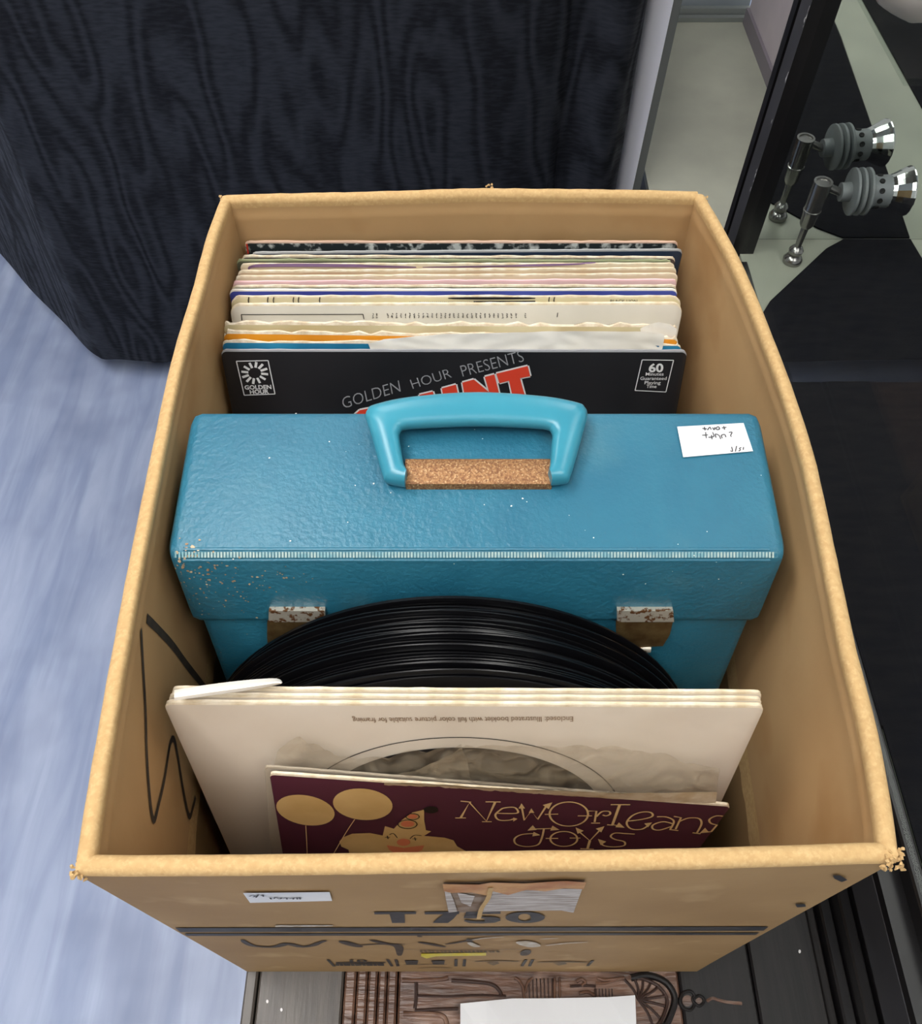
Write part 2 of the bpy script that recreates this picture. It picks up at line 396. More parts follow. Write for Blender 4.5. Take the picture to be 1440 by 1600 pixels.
for i, (lx, ly, e) in enumerate(LIGHTS):
    t = thing('ceiling_light', LL[i], 'ceiling light', (lx, ly, CEIL - 0.06), 'ceiling light panels')
    f = MB()
    for a, b in (((-.32, -.62), (.32, -.6)), ((-.32, .6), (.32, .62)), ((-.32, -.6), (-.3, .6)), ((.3, -.6), (.32, .6))):
        f.box((lx + a[0], ly + a[1], CEIL - .06), (lx + b[0], ly + b[1], CEIL))
    f.build('frame', M['alu'], t)
    MB().box((lx - .3, ly - .6, CEIL - .05), (lx + .3, ly + .6, CEIL - .04)).build('diffuser', mat_emit('panel_light_%d' % i, (1, 0.97, 0.93, 1), e), t)

# ================================================================== carved chest under the box
ZT = 0.45                      # chest top
ch = thing('carved_chest', 'dark carved oak chest under the cardboard box', 'chest', (0.05, 0.28, 0))
MB().box((-.155, -.055, 0.0), (.268, .66, .425)).build('body', M['chest'], ch)
def plank(x0, x1, name, m, dz=0.0, y0=-.07, y1=.68):
    b = MB(); e = .0015; z = ZT + dz
    b.add([(x0, y0, .425), (x1, y0, .425), (x1, y1, .425), (x0, y1, .425), (x0, y0, z - e), (x1, y0, z - e), (x1, y1, z - e), (x0, y1, z - e),
           (x0 + e, y0 + e, z), (x1 - e, y0 + e, z), (x1 - e, y1 - e, z), (x0 + e, y1 - e, z)],
          [(0, 3, 2, 1), (0, 1, 5, 4), (1, 2, 6, 5), (2, 3, 7, 6), (3, 0, 4, 7), (4, 5, 9, 8), (5, 6, 10, 9), (6, 7, 11, 10), (7, 4, 8, 11), (8, 9, 10, 11)])
    return b.build(name, m, ch)
plank(-.1625, -.1535, 'edge_moulding', M['chest_left'])
plank(-.1520, -.0885, 'plank', M['chest_left'])
xs = [-.0878, -.0785, -.0700, -.0625, -.0555, -.0475]
for i in range(5): plank(xs[i] + .0003, xs[i + 1] - .0006, 'reeded_strip', M['carve'], -.0005 * (i % 2))
plank(-.0470, .1640, 'carved_panel', M['carve'], -.0015)
plank(.1645, .2195, 'plank', M['chest'])
plank(.2210, .2715, 'plank', M['chest'], -.0012)
plank(.2722, .2800, 'edge_moulding', M['chest'], -.006)
flatb = MB(); flatb.add([(-.4, -.3, ZT - .001), (.6, -.3, ZT - .001), (.6, .8, ZT - .001), (-.4, .8, ZT - .001)], [(0, 1, 2, 3)]); chest_bv = flatb.bvh()
def ridge(pts, w, name='carved_ridge', m='carve', n=5, h=.0022, smooth=True):
    P = catmull([(x, y, 0) for x, y in pts], n) if smooth else [Vector((x, y, 0)) for x, y in pts]
    Q = [hit(p.x, p.y, chest_bv)[0] for p in P]; ym = onz(720, 1606, ZT).y
    ridge_mesh(Q, w, name, m, h)
    ridge_mesh([Vector((q.x, 2 * ym - q.y, q.z)) for q in Q][::-1], w, name, m, h)     # the carving repeats towards the near edge
def ridge_mesh(Q, w, name, m, h):
    rows = []
    for i, p in enumerate(Q):
        t = (Q[min(i + 1, len(Q) - 1)] - Q[max(i - 1, 0)]).normalized(); s = t.cross(Vector((0, 0, 1)))
        rows.append([p - s * w / 2 + Vector((0, 0, -.0012)), p - s * w * .28 + Vector((0, 0, h * .8)), p + Vector((0, 0, h)), p + s * w * .28 + Vector((0, 0, h * .8)), p + s * w / 2 + Vector((0, 0, -.0012))])
    b = MB().grid(rows); return b.build(name, M[m], ch, smooth=True, recalc=False)
# medallion with sun rays, ornament, arches
sun = (1003, 1562)
ridge([(985, 1528), (1012, 1524), (1040, 1535), (1054, 1560), (1046, 1590), (1034, 1612)], .0055, m='chest', h=.0035)
ridge([(985, 1528), (1006, 1530), (1028, 1541), (1042, 1562), (1036, 1588), (1025, 1606)], .0030, m='carve_dark', h=.0025)
for ex, ey in ((1030, 1540), (1038, 1556), (1038, 1572), (1030, 1590), (1018, 1532), (1004, 1527), (990, 1527), (975, 1530), (1020, 1603)):
    ridge([(sun[0] - 6, sun[1]), ((sun[0] + ex) / 2, (sun[1] + ey) / 2), (ex, ey)], .0022, 'carved_ray', 'carve_dark', h=.002)
for pts in ([(1062, 1560), (1068, 1551), (1078, 1549), (1084, 1556), (1081, 1562), (1084, 1570), (1078, 1578), (1068, 1576), (1062, 1567), (1062, 1560)],
            [(1084, 1560), (1091, 1556), (1098, 1560), (1098, 1567), (1091, 1572), (1084, 1567)]):
    ridge(pts, .0032, 'carved_ornament', 'chest', h=.0028)
b = MB(); fill(ellipse(1073, 1564, 8, 9), chest_bv, '', None, None, mb=b, off=.0012); fill(ellipse(1091, 1564, 5, 5), chest_bv, '', None, None, mb=b, off=.0012); b.build('carved_ornament_field', M['carve'], ch, recalc=False)
ridge([(1103, 1565), (1112, 1560), (1122, 1563), (1136, 1566), (1158, 1568)], .0035, 'carved_spear', 'carve', h=.002)
for pts, wd, mm in (
    ([(705, 1532), (740, 1534), (768, 1538), (780, 1548), (783, 1556)], .0030, 'carve_dark'),
    ([(804, 1528), (812, 1534), (818, 1552), (818, 1600)], .0028, 'carve'),
    ([(832, 1528), (824, 1536), (820, 1552)], .0026, 'carve'),
    ([(628, 1532), (660, 1532), (690, 1530), (700, 1528)], .0035, 'carve'),
    ([(650, 1535), (650, 1556), (648, 1576)], .0030, 'carve_dark'),
    ([(652, 1556), (700, 1557), (745, 1555), (790, 1556)], .0018, 'carve_dark'),
    ([(648, 1579), (680, 1577), (715, 1576)], .0028, 'carve_dark'),
    ([(630, 1584), (670, 1584), (692, 1588), (698, 1600)], .0040, 'carve'),
    ([(866, 1528), (866, 1600)], .0028, 'carve'), ([(874, 1528), (875, 1600)], .0022, 'carve'),
    ([(933, 1528), (942, 1531), (950, 1531), (975, 1528)], .0028, 'carve'),
    ([(930, 1536), (945, 1536), (968, 1530)], .0022, 'carve'),
    ([(890, 1541), (915, 1540), (930, 1541)], .0022, 'carve_dark'),
    ([(900, 1534), (908, 1530), (914, 1535), (908, 1541)], .0030, 'carve'),
    ([(905, 1552), (918, 1550), (928, 1556)], .0028, 'carve'),
    ([(930, 1545), (930, 1600)], .0020, 'carve_dark')):
    ridge(pts, wd, m=mm)
for x in range(826, 864, 6): ridge([(x, 1529), (x + 1, 1560)], .0012, 'fine_groove', 'carve_dark', h=.0008)
for x in range(936, 958, 5): ridge([(x, 1545), (x + 1, 1572)], .0012, 'fine_groove', 'carve_dark', h=.0008)
b = MB()
for x, y in ((418, 1565), (440, 1578), (1248, 1487)): fill(ellipse(x, y, 2, 3, 8), chest_bv, '', None, None, mb=b, off=.0014)
b.build('paint_chips', M['chip'], ch, recalc=False)['kind'] = 'stuff'
# see-through white sheet standing in for a reflection on the chest top
b = MB(); zt = ZT + .004
tops = [(719, 1568), (760, 1564), (800, 1560), (850, 1560), (900, 1559), (950, 1558), (992, 1555)]
rows = [[onz(x, y, zt + .0008 * math.sin(i * 1.7)) for i, (x, y) in enumerate(tops)], [onz(719 + (x - 719) * 1.01, 1625, zt) for x, y in tops], [onz(719 + (x - 719) * 1.02, 1690, zt) for x, y in tops]]
b.grid(rows); b.grid([[p - Vector((0, 0, .0004)) for p in r] for r in rows])
tag(b.build('reflection_sheet', M['sheet'], recalc=False), 'see-through white sheet standing in for a reflection on the carved chest top', 'paper')

# ================================================================== cardboard box
ZR, ZB, ZIN = ZC - .361, ZT + .0004, ZC - .702      # rim, underside, floor inside
bx = thing('cardboard_box', 'open brown cardboard box full of records on the carved chest', 'box', (0.007, 0.29, ZB))
TH, FT = .0035, .0070        # wall, wall plus folded-in flap
pxL = [(345, 306), (322, 372), (302, 450), (270, 560), (240, 700), (206, 865), (180, 1000), (143, 1200), (115, 1362)]
pxR = [(1101, 304), (1148, 388), (1197, 500), (1262, 680), (1305, 865), (1334, 1000), (1368, 1130), (1390, 1240), (1406, 1345)]
pxB = [(345, 303), (450, 300), (550, 298), (650, 295), (750, 292), (850, 293), (950, 294), (1093, 297)]
pxF = [(115, 1364), (300, 1364), (500, 1362), (760, 1358), (1000, 1355), (1200, 1350), (1405, 1343)]
blf, brf = onz(385, 1518, ZB), onz(1088, 1511, ZB)
yb = onz(700, 296, ZR).y
corner = {'lf': Vector((blf.x, blf.y, 0)), 'rf': Vector((brf.x, blf.y, 0)), 'lb': Vector((blf.x, yb - .004, 0)), 'rb': Vector((brf.x, yb - .004, 0))}
def wall(side, pxs, c0, c1, inward, flap_len, n=44, seed=1, e0=0.0, e1=0.0, bulge=0.0):
    rnd = random.Random(seed); inward = Vector(inward)
    top = catmull([tuple(onz(x, y, ZR)) for x, y in pxs], 8)
    jit = [rnd.uniform(-1, 1) for _ in range(n + 3)]
    def out(s, h):            # outer skin, s along the wall, h 0..1 upwards
        s = e0 + (1 - e0 - e1) * s
        T = lerp_list(top, s); B = corner[c0].lerp(corner[c1], s); k = h ** .75
        return Vector((B.x + (T.x - B.x) * k, B.y + (T.y - B.y) * k, 0)) - inward * (bulge * math.sin(math.pi * min(1, max(0, h))) ** .5 * math.sin(math.pi * s) ** .5)
    H = ZR - ZB
    # wall sheet
    rows = []
    prof = [(0, 0)] + [(0, .12 * i) for i in range(1, 8)] + [(0, 1 - FT / 2 / H)] + [(TH, 1 - FT / 2 / H)] + [(TH, 1 - .12 * i) for i in range(2, 8)] + [(TH, 0)]
    for i in range(n + 1):
        s = i / n
        rows.append([out(s, h) + inward * d + Vector((0, 0, ZB + h * H)) for d, h in prof])
    b = MB().grid(rows, True); k = len(prof)
    b.F.append(tuple(range(k))); b.mi.append(0); e = n * k; b.F.append(tuple(range(e + k - 1, e - 1, -1))); b.mi.append(0)
    o = b.build('wall_panel', [M['card_out']], bx, smooth=True)
    # flap folded over the rim and down the inside; a crease runs under the fold
    rr = FT / 2; prof = []
    for a in range(0, 181, 22): prof.append((rr - (rr + .0006) * math.cos(R(a)), -rr + (rr + .0006) * math.sin(R(a)), 1))
    FI = FT
    prof += [(FI, -.007, 0), (FI - .0001, -.013, 0), (FI + .0004, -.0155, 0), (FI, -.018, 0)] + [(FI, -.03 - (flap_len - .03) * i / 8, 0) for i in range(9)]
    prof += [(TH + .0003, -flap_len, 1), (TH + .0003, -flap_len * .5, 0), (TH + .0003, -.004, 0)]
    rows = []
    for i in range(n + 1):
        s = i / n; row = []; fl = .0002 * jit[i]
        for d, z, kk in prof:
            zz = ZR + z
            if z <= -flap_len: zz += .002 * jit[(i * 3) % n]
            h = max(0, min(1, (zz - ZB) / H))
            row.append(out(s, h) + inward * (d + (0.0001 * jit[(i + 1)] if kk else 0)) + Vector((0, 0, zz + (fl if z > -rr else 0))))
        rows.append(row)
    f = MB().grid(rows, True); k = len(prof)
    for q in range(len(f.F)):
        j = q % k; f.mi[q] = 1 if (j <= 8 or 20 <= j <= 21) else 0
    f.F.append(tuple(range(k))); f.mi.append(1); e = n * k; f.F.append(tuple(range(e + k - 1, e - 1, -1))); f.mi.append(1)
    f.build('folded_flap', [M['card_in'], M['card_rim']], bx, smooth=True)
    return b, f
wL, fL = wall('left', pxL, 'lb', 'lf', (1, 0, 0), .168, seed=3, e1=.010, bulge=.009)
wR, fR = wall('right', pxR, 'rb', 'rf', (-1, 0, 0), .186, seed=4, e1=.010, bulge=.007)
wB, fB = wall('back', pxB, 'lb', 'rb', (0, -1, 0), .175, seed=5, e0=.012, e1=.006, bulge=.0)
wF, fF = wall('front', pxF, 'lf', 'rf', (0, 1, 0), .165, seed=6, e0=.001, e1=.001)
b = MB().box((corner['lf'].x + .0037, corner['lf'].y + .004, ZB + .0002), (corner['rf'].x - .0037, yb - .009, ZB + .0070)); b.build('bottom_panel', M['card_in'], bx)
b = MB().box((corner['lf'].x + .009, corner['lf'].y + .009, ZB + .0074), (corner['rf'].x - .009, yb - .018, ZIN - .0004)); b.build('packing_pad', M['card_in'], bx)
# frayed corners
def fray(px, py, n, rad, seed):
    rnd = random.Random(seed); b = MB(); c = onz(px, py, ZR - .001)
    for i in range(n):
        a = rnd.uniform(0, 6.28); p = c + Vector((rnd.uniform(-rad, rad), rnd.uniform(-rad, rad) * .8, rnd.uniform(-.006, .001)))
        q = p + Vector((math.cos(a), math.sin(a), rnd.uniform(-.5, .4))) * rnd.uniform(.001, .0022)
        b.tube([p, p.lerp(q, .6) + Vector((0, 0, .0006)), q], [.0008, .0006, .0002], 5)
    return b.build('frayed_corner', M['card_rim'], bx, smooth=True)
fray(122, 1360, 34, .0030, 1); fray(1396, 1340, 60, .0046, 2); fray(1102, 306, 8, .0015, 3); fray(347, 309, 8, .0015, 4); fray(760, 293, 8, .004, 5)
# marks on the front
fb = wF.bvh()
def front(pts): return pts
b = MB(); patch([(274, 1448.5), (1200, 1446.5), (1192, 1453), (282, 1455)], fb, '', None, None, 60, 2, mb=b)
patch([(288, 1457.5), (1186, 1456), (1180, 1459.5), (292, 1461)], fb, '', None, None, 60, 1, mb=b); b.build('printed_stripes', M['ink'], bx, recalc=False)
def z8(x, y): return (360 + x / 2.4, 1340 + y / 2.4)
b = MB()
fill([z8(*p) for p in ((538, 200), (695, 199), (695, 208), (540, 209))], fb, '', None, None, mb=b)
fill([z8(*p) for p in ((596, 207), (652, 207), (654, 241), (606, 241))], fb, '', None, None, mb=b, off=.0006)
fill([z8(*p) for p in ((727, 200), (857, 198), (857, 208), (729, 209))], fb, '', None, None, mb=b)
fill([z8(*p) for p in ((800, 207), (857, 200), (835, 225), (815, 241), (757, 241), (775, 225))], fb, '', None, None, mb=b, off=.0006)
fill([z8(*p) for p in ((884, 199), (1012, 198), (1012, 207), (928, 208), (922, 216), (876, 218))], fb, '', None, None, mb=b)
ring_o = ellipse(950, 226, 66, 15); ring_i = ellipse(940, 226, 22, 8)
def ring(o, i, bv, mb, off=.0006):
    n = len(o)
    for k in range(n):
        q = [o[k], o[(k + 1) % n], i[(k + 1) % n], i[k]]; fill(q, bv, '', None, None, mb=mb, off=off)
fill([z8(*p) for p in ((876, 212), (925, 210), (925, 217), (985, 216), (1010, 222), (1012, 231), (990, 239), (940, 242), (895, 240), (874, 233), (880, 228), (915, 233), (950, 233), (955, 226), (935, 221), (895, 223), (874, 222))], fb, '', None, None, mb=b, off=.0007)
ring([z8(*p) for p in ellipse(1104, 220, 74, 21)], [z8(*p) for p in ellipse(1102, 220, 24, 14)], fb, b)
b.build('printed_model_number', M['ink'], bx, recalc=False)
b = MB()
for pts, wd in (([(45, 305), (60, 318), (90, 329), (150, 333), (185, 328), (210, 320), (240, 326), (270, 332), (310, 326), (330, 317), (357, 308)], .007),
                ([(415, 310), (450, 322), (488, 333)], .009), ([(485, 326), (560, 322), (655, 323)], .004), ([(525, 306), (580, 320), (628, 330), (634, 365)], .007),
                ([(700, 293), (718, 292)], .006), ([(705, 314), (750, 322), (805, 333)], .006), ([(805, 323), (860, 314), (935, 299)], .004), ([(890, 300), (900, 315), (930, 332)], .004), ([(1100, 365), (1112, 343)], .008)):
    ribbon([z8(*p) for p in pts], fb, wd * .85, 'marker_stroke', M['marker'], bx, taper=True)
b = MB()
for a, c in (((365, 380), (390, 406)), ((588, 379), (606, 405)), ((620, 379), (628, 405)), ((845, 379), (845, 405)), ((878, 379), (875, 405)), ((1108, 380), (1092, 405)), ((1133, 380), (1120, 405)), ((1358, 383), (1338, 404))):
    ribbon([z8(*a), z8(*c)], fb, .0022, '', None, None, mb=b, smooth=False)
for i in range(13): ribbon([z8(400 + i * 14, 394), z8(402 + i * 14 + (i % 3) * 2, 403)], fb, .0024, '', None, None, mb=b, smooth=False)
text_on('10', z8(448, 389), z8(512, 389), z8(446, 380), fb, '', None, None, mb=b, fat=.03)
ribbon([z8(395, 391), z8(582, 391)], fb, .004, '', None, None, mb=b, smooth=False)
for x in (680, 780): fill([z8(*p) for p in ((x - 28, 383), (x + 24, 383), (x + 20, 398), (x - 20, 399))], fb, '', None, None, mb=b)
ribbon([z8(650, 399), z8(812, 398)], fb, .0018, '', None, None, mb=b, smooth=False)
b.build('printed_symbols', M['ink'], bx, recalc=False)['kind'] = 'stuff'
b = MB()
for i in range(20): ribbon([z8(714 + i * 15, 346), z8(716 + i * 15 + (i % 3) * 3, 353)], fb, .0016, '', None, None, mb=b, smooth=False)
ribbon([z8(635, 340), z8(700, 343), z8(1098, 341)], fb, .0012, '', None, None, mb=b, smooth=False)
for x0, x1, y in ((915, 1085, 388), (1150, 1340, 391), (700, 830, 413)): ribbon([z8(x0, y), z8((x0 + x1) / 2, y - 3), z8(x1, y)], fb, .005 if y < 400 else .003, '', None, None, mb=b, taper=True)
fill([z8(*p) for p in ((960, 392), (1000, 384), (1008, 394), (985, 402))], fb, '', None, None, mb=b); fill([z8(*p) for p in ((1210, 394), (1250, 386), (1262, 396), (1230, 402))], fb, '', None, None, mb=b)
b.build('faded_print', M['ink_faint'], bx, recalc=False)['kind'] = 'stuff'
b = MB()
for pts, wd in (([(893, 312), (918, 326), (925, 330)], .005), ([(905, 303), (960, 296), (1025, 292)], .003), ([(1092, 308), (1115, 318), (1142, 330)], .012), ([(1180, 325), (1260, 316), (1340, 312)], .003), ([(1160, 300), (1230, 297)], .002)):
    ribbon([z8(*p) for p in pts], fb, wd, '', None, None, mb=b, taper=True, off=.0008)
patch([(430, 1444), (520, 1444), (520, 1446), (430, 1447)], fb, '', None, None, 8, 1, mb=b)
b.build('scuff', M['silver_scuff'], bx, recalc=False)['kind'] = 'stuff'
b = MB(); fill([z8(*p) for p in ((715, 356), (760, 355), (958, 352), (958, 363), (770, 366), (735, 374), (714, 366))], fb, '', None, None, mb=b, off=.0007); b.build('yellow_paint_mark', M['yellow'], bx, recalc=False)
# torn patch under the rim
b = MB(); fill([z8(*p) for p in ((800, 90), (1328, 80), (1310, 130), (1288, 197), (1100, 190), (950, 196), (930, 205), (820, 200), (806, 140))], fb, '', None, None, mb=b, off=.0004); ta = b.build('torn_area', M['torn_grey'], bx, recalc=False)
b = MB(); fill([z8(*p) for p in ((975, 112), (1040, 118), (1120, 108), (1318, 108), (1306, 140), (1292, 178), (1285, 199), (1240, 190), (1120, 191), (1010, 192), (945, 196), (958, 160))], fb, '', None, None, mb=b, off=.0010)
fill([z8(*p) for p in ((802, 114), (822, 118), (836, 150), (850, 194), (818, 199), (808, 150))], fb, '', None, None, mb=b, off=.0010); fill([z8(*p) for p in ((850, 122), (915, 135), (900, 175), (865, 160))], fb, '', None, None, mb=b, off=.0010)
b.build('torn_white_paper', M['torn_white'], ta, recalc=False)['kind'] = 'stuff'
b = MB(); fill([z8(*p) for p in ((795, 84), (930, 86), (980, 78), (1100, 82), (1250, 72), (1332, 78), (1322, 104), (1250, 100), (1180, 112), (1110, 106), (1040, 126), (985, 112), (960, 128), (900, 116), (830, 118), (800, 112))], fb, '', None, None, mb=b, off=.0016)
b.build('torn_tape', M['tape'], ta, recalc=False)
b = MB(); ribbon([z8(*p) for p in ((975, 95), (965, 135), (940, 175), (930, 215))], fb, .0022, '', None, None, mb=b, off=.002); b.build('torn_strip', M['card_rim'], ta, recalc=False)
st = patch([(380, 1391.5), (515, 1390), (519, 1404), (391, 1407)], fb, 'price_label', M['sticker'], bx, 8, 2, off=.0010); st['label'] = 'white handwritten price label'
def z3(x, y): return (340 + x / 3.79, 1380 + y / 3.79)
b = MB()
for pts in ([(190, 58), (205, 53), (222, 57), (212, 62)], [(228, 66), (243, 48)], [(258, 55), (270, 50), (272, 60)], [(312, 66), (320, 76)], [(335, 72), (345, 65), (358, 70), (372, 74), (380, 66)], [(385, 72), (408, 68), (412, 76)], [(425, 72), (450, 68), (448, 76)], [(455, 70), (500, 70)], [(470, 66), (474, 76)], [(488, 65), (490, 76)]):
    ribbon([z3(*p) for p in pts], fb, .0008, '', None, None, mb=b, off=.0014)
b.build('handwriting', M['pen'], st, recalc=False)['kind'] = 'stuff'
def z4(x, y): return (1040 + x / 3.6, 1300 + y / 3.6)
fill([z4(*p) for p in ((935, 232), (975, 230), (1018, 256), (985, 268), (945, 250))], fb, 'grey_tape_bit', M['slate'], bx, off=.001); fill([z4(*p) for p in ((725, 395), (780, 394), (785, 408), (735, 412))], fb, 'grey_tape_bit', M['slate'], bx, off=.001)
# felt-pen W on the inside of the left flap
lb = fL.bvh(); b = MB()
ribbon([(228, 966), (246, 984), (268, 1008), (290, 1038), (312, 1066), (330, 1090)], lb, .0052, 'marker_stroke', M['marker'], bx)
ribbon([(219, 983), (222, 1040), (226, 1110), (228, 1180), (233, 1250), (239, 1282), (247, 1255), (256, 1215), (264, 1165), (270, 1155), (276, 1180), (285, 1235), (294, 1275), (300, 1262), (304, 1245)], lb, .0036, 'marker_stroke', M['marker'], bx)

# ================================================================== LP sleeves
def sleeve(name, label, cat, l, r, z, lean, height, thick, mf, me, group=None, jit=.0004, seed=1, n=40, corner_r=.006, width=None, bowl=0.0):
    """upright record sleeve; l, r: pixels of its top front corners at height z"""
    rnd = random.Random(seed)
    zA, zB = z if isinstance(z, tuple) else (z, z)
    A, B = onz(l[0], l[1], zA), onz(r[0], r[1], zB)
    ex = (B - A).normalized(); W = (B - A).length
    down = Vector((0, -math.sin(lean), -math.cos(lean))); down = (down - ex * down.dot(ex)).normalized()
    en = ex.cross(-down).normalized()          # towards the viewer
    if en.y > 0: en = -en
    mid = (A + B) / 2; base = mid + down * height
    mtx = Matrix((( ex.x, -en.x, -down.x, base.x), (ex.y, -en.y, -down.y, base.y), (ex.z, -en.z, -down.z, base.z), (0, 0, 0, 1)))
    t = thing(name, label, cat, mtx, group)
    b = MB(); rows = []
    us = sorted(set([-W / 2 + W * i / n for i in range(n + 1)] + [sg * (W / 2 - corner_r * f) for sg in (-1, 1) for f in (.03, .12, .3, .55, .8, 1)]))
    n = len(us) - 1
    for i, u in enumerate(us):
        e = min(u + W / 2, W / 2 - u)
        zt = height - (corner_r - math.sqrt(max(0, corner_r ** 2 - (corner_r - e) ** 2)) if e < corner_r else 0)
        j = rnd.uniform(-1, 1) * jit; k = rnd.uniform(-1, 1) * jit * .6
        pil = bowl * math.sin(math.pi * i / n)
        y0, y1 = -pil, thick + pil * .4
        rows.append([(u, y0, 0), (u, y0, height * .5), (u, y0, zt - .0012), (u, y0 + thick * .18, zt + j), (u, thick * .5 + k, zt + j - .0004), (u, y1 - thick * .18, zt + j), (u, y1, zt - .0012), (u, y1, height * .5), (u, y1, 0)])
    rows = [[mtx @ Vector(p) for p in q] for q in rows]
    b.grid(rows); m = 8
    for q in range(len(b.F)): b.mi[q] = 1 if 2 <= q % m <= 5 else 0
    k = 9
    b.F.append(tuple(range(k))); b.mi.append(1); e = n * k; b.F.append(tuple(range(e + k - 1, e - 1, -1))); b.mi.append(1)
    for i in range(n): b.F.append((i * k, (i + 1) * k, (i + 1) * k + 8, i * k + 8)); b.mi.append(0)
    cv = b.build('cover', [M[mf] if isinstance(mf, str) else mf, M[me] if isinstance(me, str) else me], t, smooth=True)
    return cv, b.bvh(), mtx, W
def cm(name, r, g, b_, rough=.45, c2=None, **k):
    return mat(name, srgb(r, g, b_), srgb(*(c2 or (int(r * .93), int(g * .93), int(b_ * .93)))), rough, scale=k.pop('scale', 14), **k)
photo_bw = cm('photo_print', 40, 46, 48, .3, (196, 200, 196), scale=130, lo=.5, hi=.62, detail=6)
ZI = ZIN + .0005
SL = []      # built from the front of the rear stack to the back
G = 'record sleeves standing in the rear half of the box'
def lp(label, l, r, k, mf, me='worn', jit=.0004, thick=.0020, seed=1, cr=.004, name='record_sleeve'):
    """k 0..1 from front to back of the stack: front ones lean back, rear ones stand upright"""
    lean = R(17.5 - 15 * k); h = .3095
    z = ZI + h * math.cos(lean)
    return sleeve(name, label, 'record sleeve', l, r, z, lean, h, thick, mf, me, G, jit, seed, corner_r=cr)

gold, gbv, _, _ = lp('black record sleeve with white sunburst emblem and big red letters', (344, 547), (1074, 548), 0, 'black_print', 'print_grey', .0002, .0022)
lp('blue record sleeve directly behind the black sunburst emblem sleeve', (346, 533), (1066, 538), .08, cm('teal_print', 34, 122, 158, .4, (20, 90, 128), scale=30), 'worn', .0012, seed=2)
# crumpled white inner sleeve
orange, _, _, _ = lp('orange record sleeve with torn cream top edge', (348, 519), (1060, 528), .2, cm('orange_print', 226, 152, 34, .45, (206, 128, 30), scale=10), 'worn', .0018, .0028, seed=3)
lp('pale green record sleeve with ragged torn edge behind the orange one', (348, 505), (1058, 509), .29, cm('pale_green_print', 200, 194, 160, .5, (184, 170, 128)), 'worn', .0016, .0030, seed=4)
txt, tbv, _, _ = lp('white record sleeve with small sideways lines of text', (357, 476), (1068, 474), .40, cm('white_text_cover', 220, 214, 202, .5), 'cream_edge', .0002, .003, cr=.008)
blk, bbv, _, _ = lp('yellowed record sleeve with a navy left corner and thin black lines', (358, 463), (1066, 463), .48, cm('yellowed_print', 220, 208, 164, .5, (204, 192, 158)), 'cream_edge', .0003, seed=5, cr=.008)
lp('blue and white record sleeve between yellowed and grey green sleeves', (357, 453), (1059, 452), .55, cm('royal_blue_print', 72, 86, 168, .35, (50, 60, 140)), 'white_paper', .0002, seed=6)
lp('grey green record sleeve with speckled edge beside a pink one', (360, 447), (1058, 446), .60, cm('speckled_green', 128, 132, 104, .5, (70, 74, 60), scale=120), 'worn', .0004, seed=7)
lp('pink edged record sleeve in the middle of the rear stack', (362, 440), (1058, 437), .65, cm('pink_print', 226, 190, 190, .5), cm('pink_edge', 236, 194, 196, .6), .0004, seed=8)
lp('cream record sleeve just behind the pink one', (366, 432), (1060, 428), .71, cm('cream_print_a', 214, 198, 168, .5), 'cream_edge', .0003, seed=9)
lp('slightly tilted cream record sleeve with brown lower edge line', (370, 424), (1058, 419), .77, cm('cream_print_b', 216, 196, 166, .5, (190, 160, 130)), 'cream_edge', .0003, seed=10)
pur, pbv, _, _ = lp('cream record sleeve with a purple wedge stripe', (374, 413), (1055, 412), .82, cm('cream_print_c', 226, 210, 180, .5), 'cream_edge', .0002, seed=11)
lp('record sleeve with faded green and brown worn edge', (368, 406), (1050, 407), .865, cm('olive_print', 96, 104, 84, .4, (70, 70, 60)), cm('green_edge', 150, 156, 120, .7), .0004, seed=12)
lp('dark brown glossy record sleeve with scuffed highlights', (376, 400), (1056, 402), .905, cm('dark_brown_print', 62, 50, 50, .2, (88, 78, 74), scale=40), 'worn', .0004, seed=13)
nav, nbv, _, _ = lp('navy blue record sleeve with bare navy right corner', (392, 395), (1067, 390), .945, cm('navy_print', 40, 54, 74, .35), cm('silver_edge', 170, 172, 172, .5), .0002, seed=14)
rear, rbv, _, _ = lp('black and white photo record sleeve with red corner strip against the back wall', (381, 378), (1060, 378), 1.0, photo_bw, cm('salmon_edge', 222, 188, 166, .7), .0003, .002, seed=15)
# prints on the rear stack
b = MB(); patch([(382, 381), (387, 381), (389, 396), (384, 396)], rbv, '', None, None, 2, 2, mb=b); b.build('red_strip', M['print_red'], rear, recalc=False)
b = MB(); patch([(392, 391), (1055, 390.5), (1055, 392.5), (392, 393)], rbv, '', None, None, 20, 1, mb=b); b.build('navy_border', M['black_print'], rear, recalc=False)
b = MB(); ribbon([(388, 420), (400, 415), (470, 414), (560, 415), (650, 417)], pbv, .0024, '', None, None, mb=b, taper=True)
ribbon([(660, 417), (800, 415), (880, 413), (930, 411)], pbv, .0015, '', None, None, mb=b, taper=True); b.build('purple_wedge', cm('purple_ink', 134, 104, 140), pur, recalc=False)
b = MB(); patch([(359, 464), (372, 464), (374, 474), (359, 474)], bbv, '', None, None, 2, 2, mb=b); b.build('navy_corner', cm('navy_ink', 38, 36, 88), blk, recalc=False)
b = MB()
for x in (389, 419, 428, 459, 467, 500, 858, 866): ribbon([(x, 464), (x - 1, 469), (x, 474)], bbv, .0007, '', None, None, mb=b)
ribbon([(700, 465.5), (760, 465.5), (836, 465.5)], bbv, .0018, '', None, None, mb=b, taper=True); ribbon([(740, 471), (836, 470.5)], bbv, .0012, '', None, None, mb=b, smooth=False)
b.build('printed_lines', M['black_print'], blk, recalc=False)['kind'] = 'stuff'
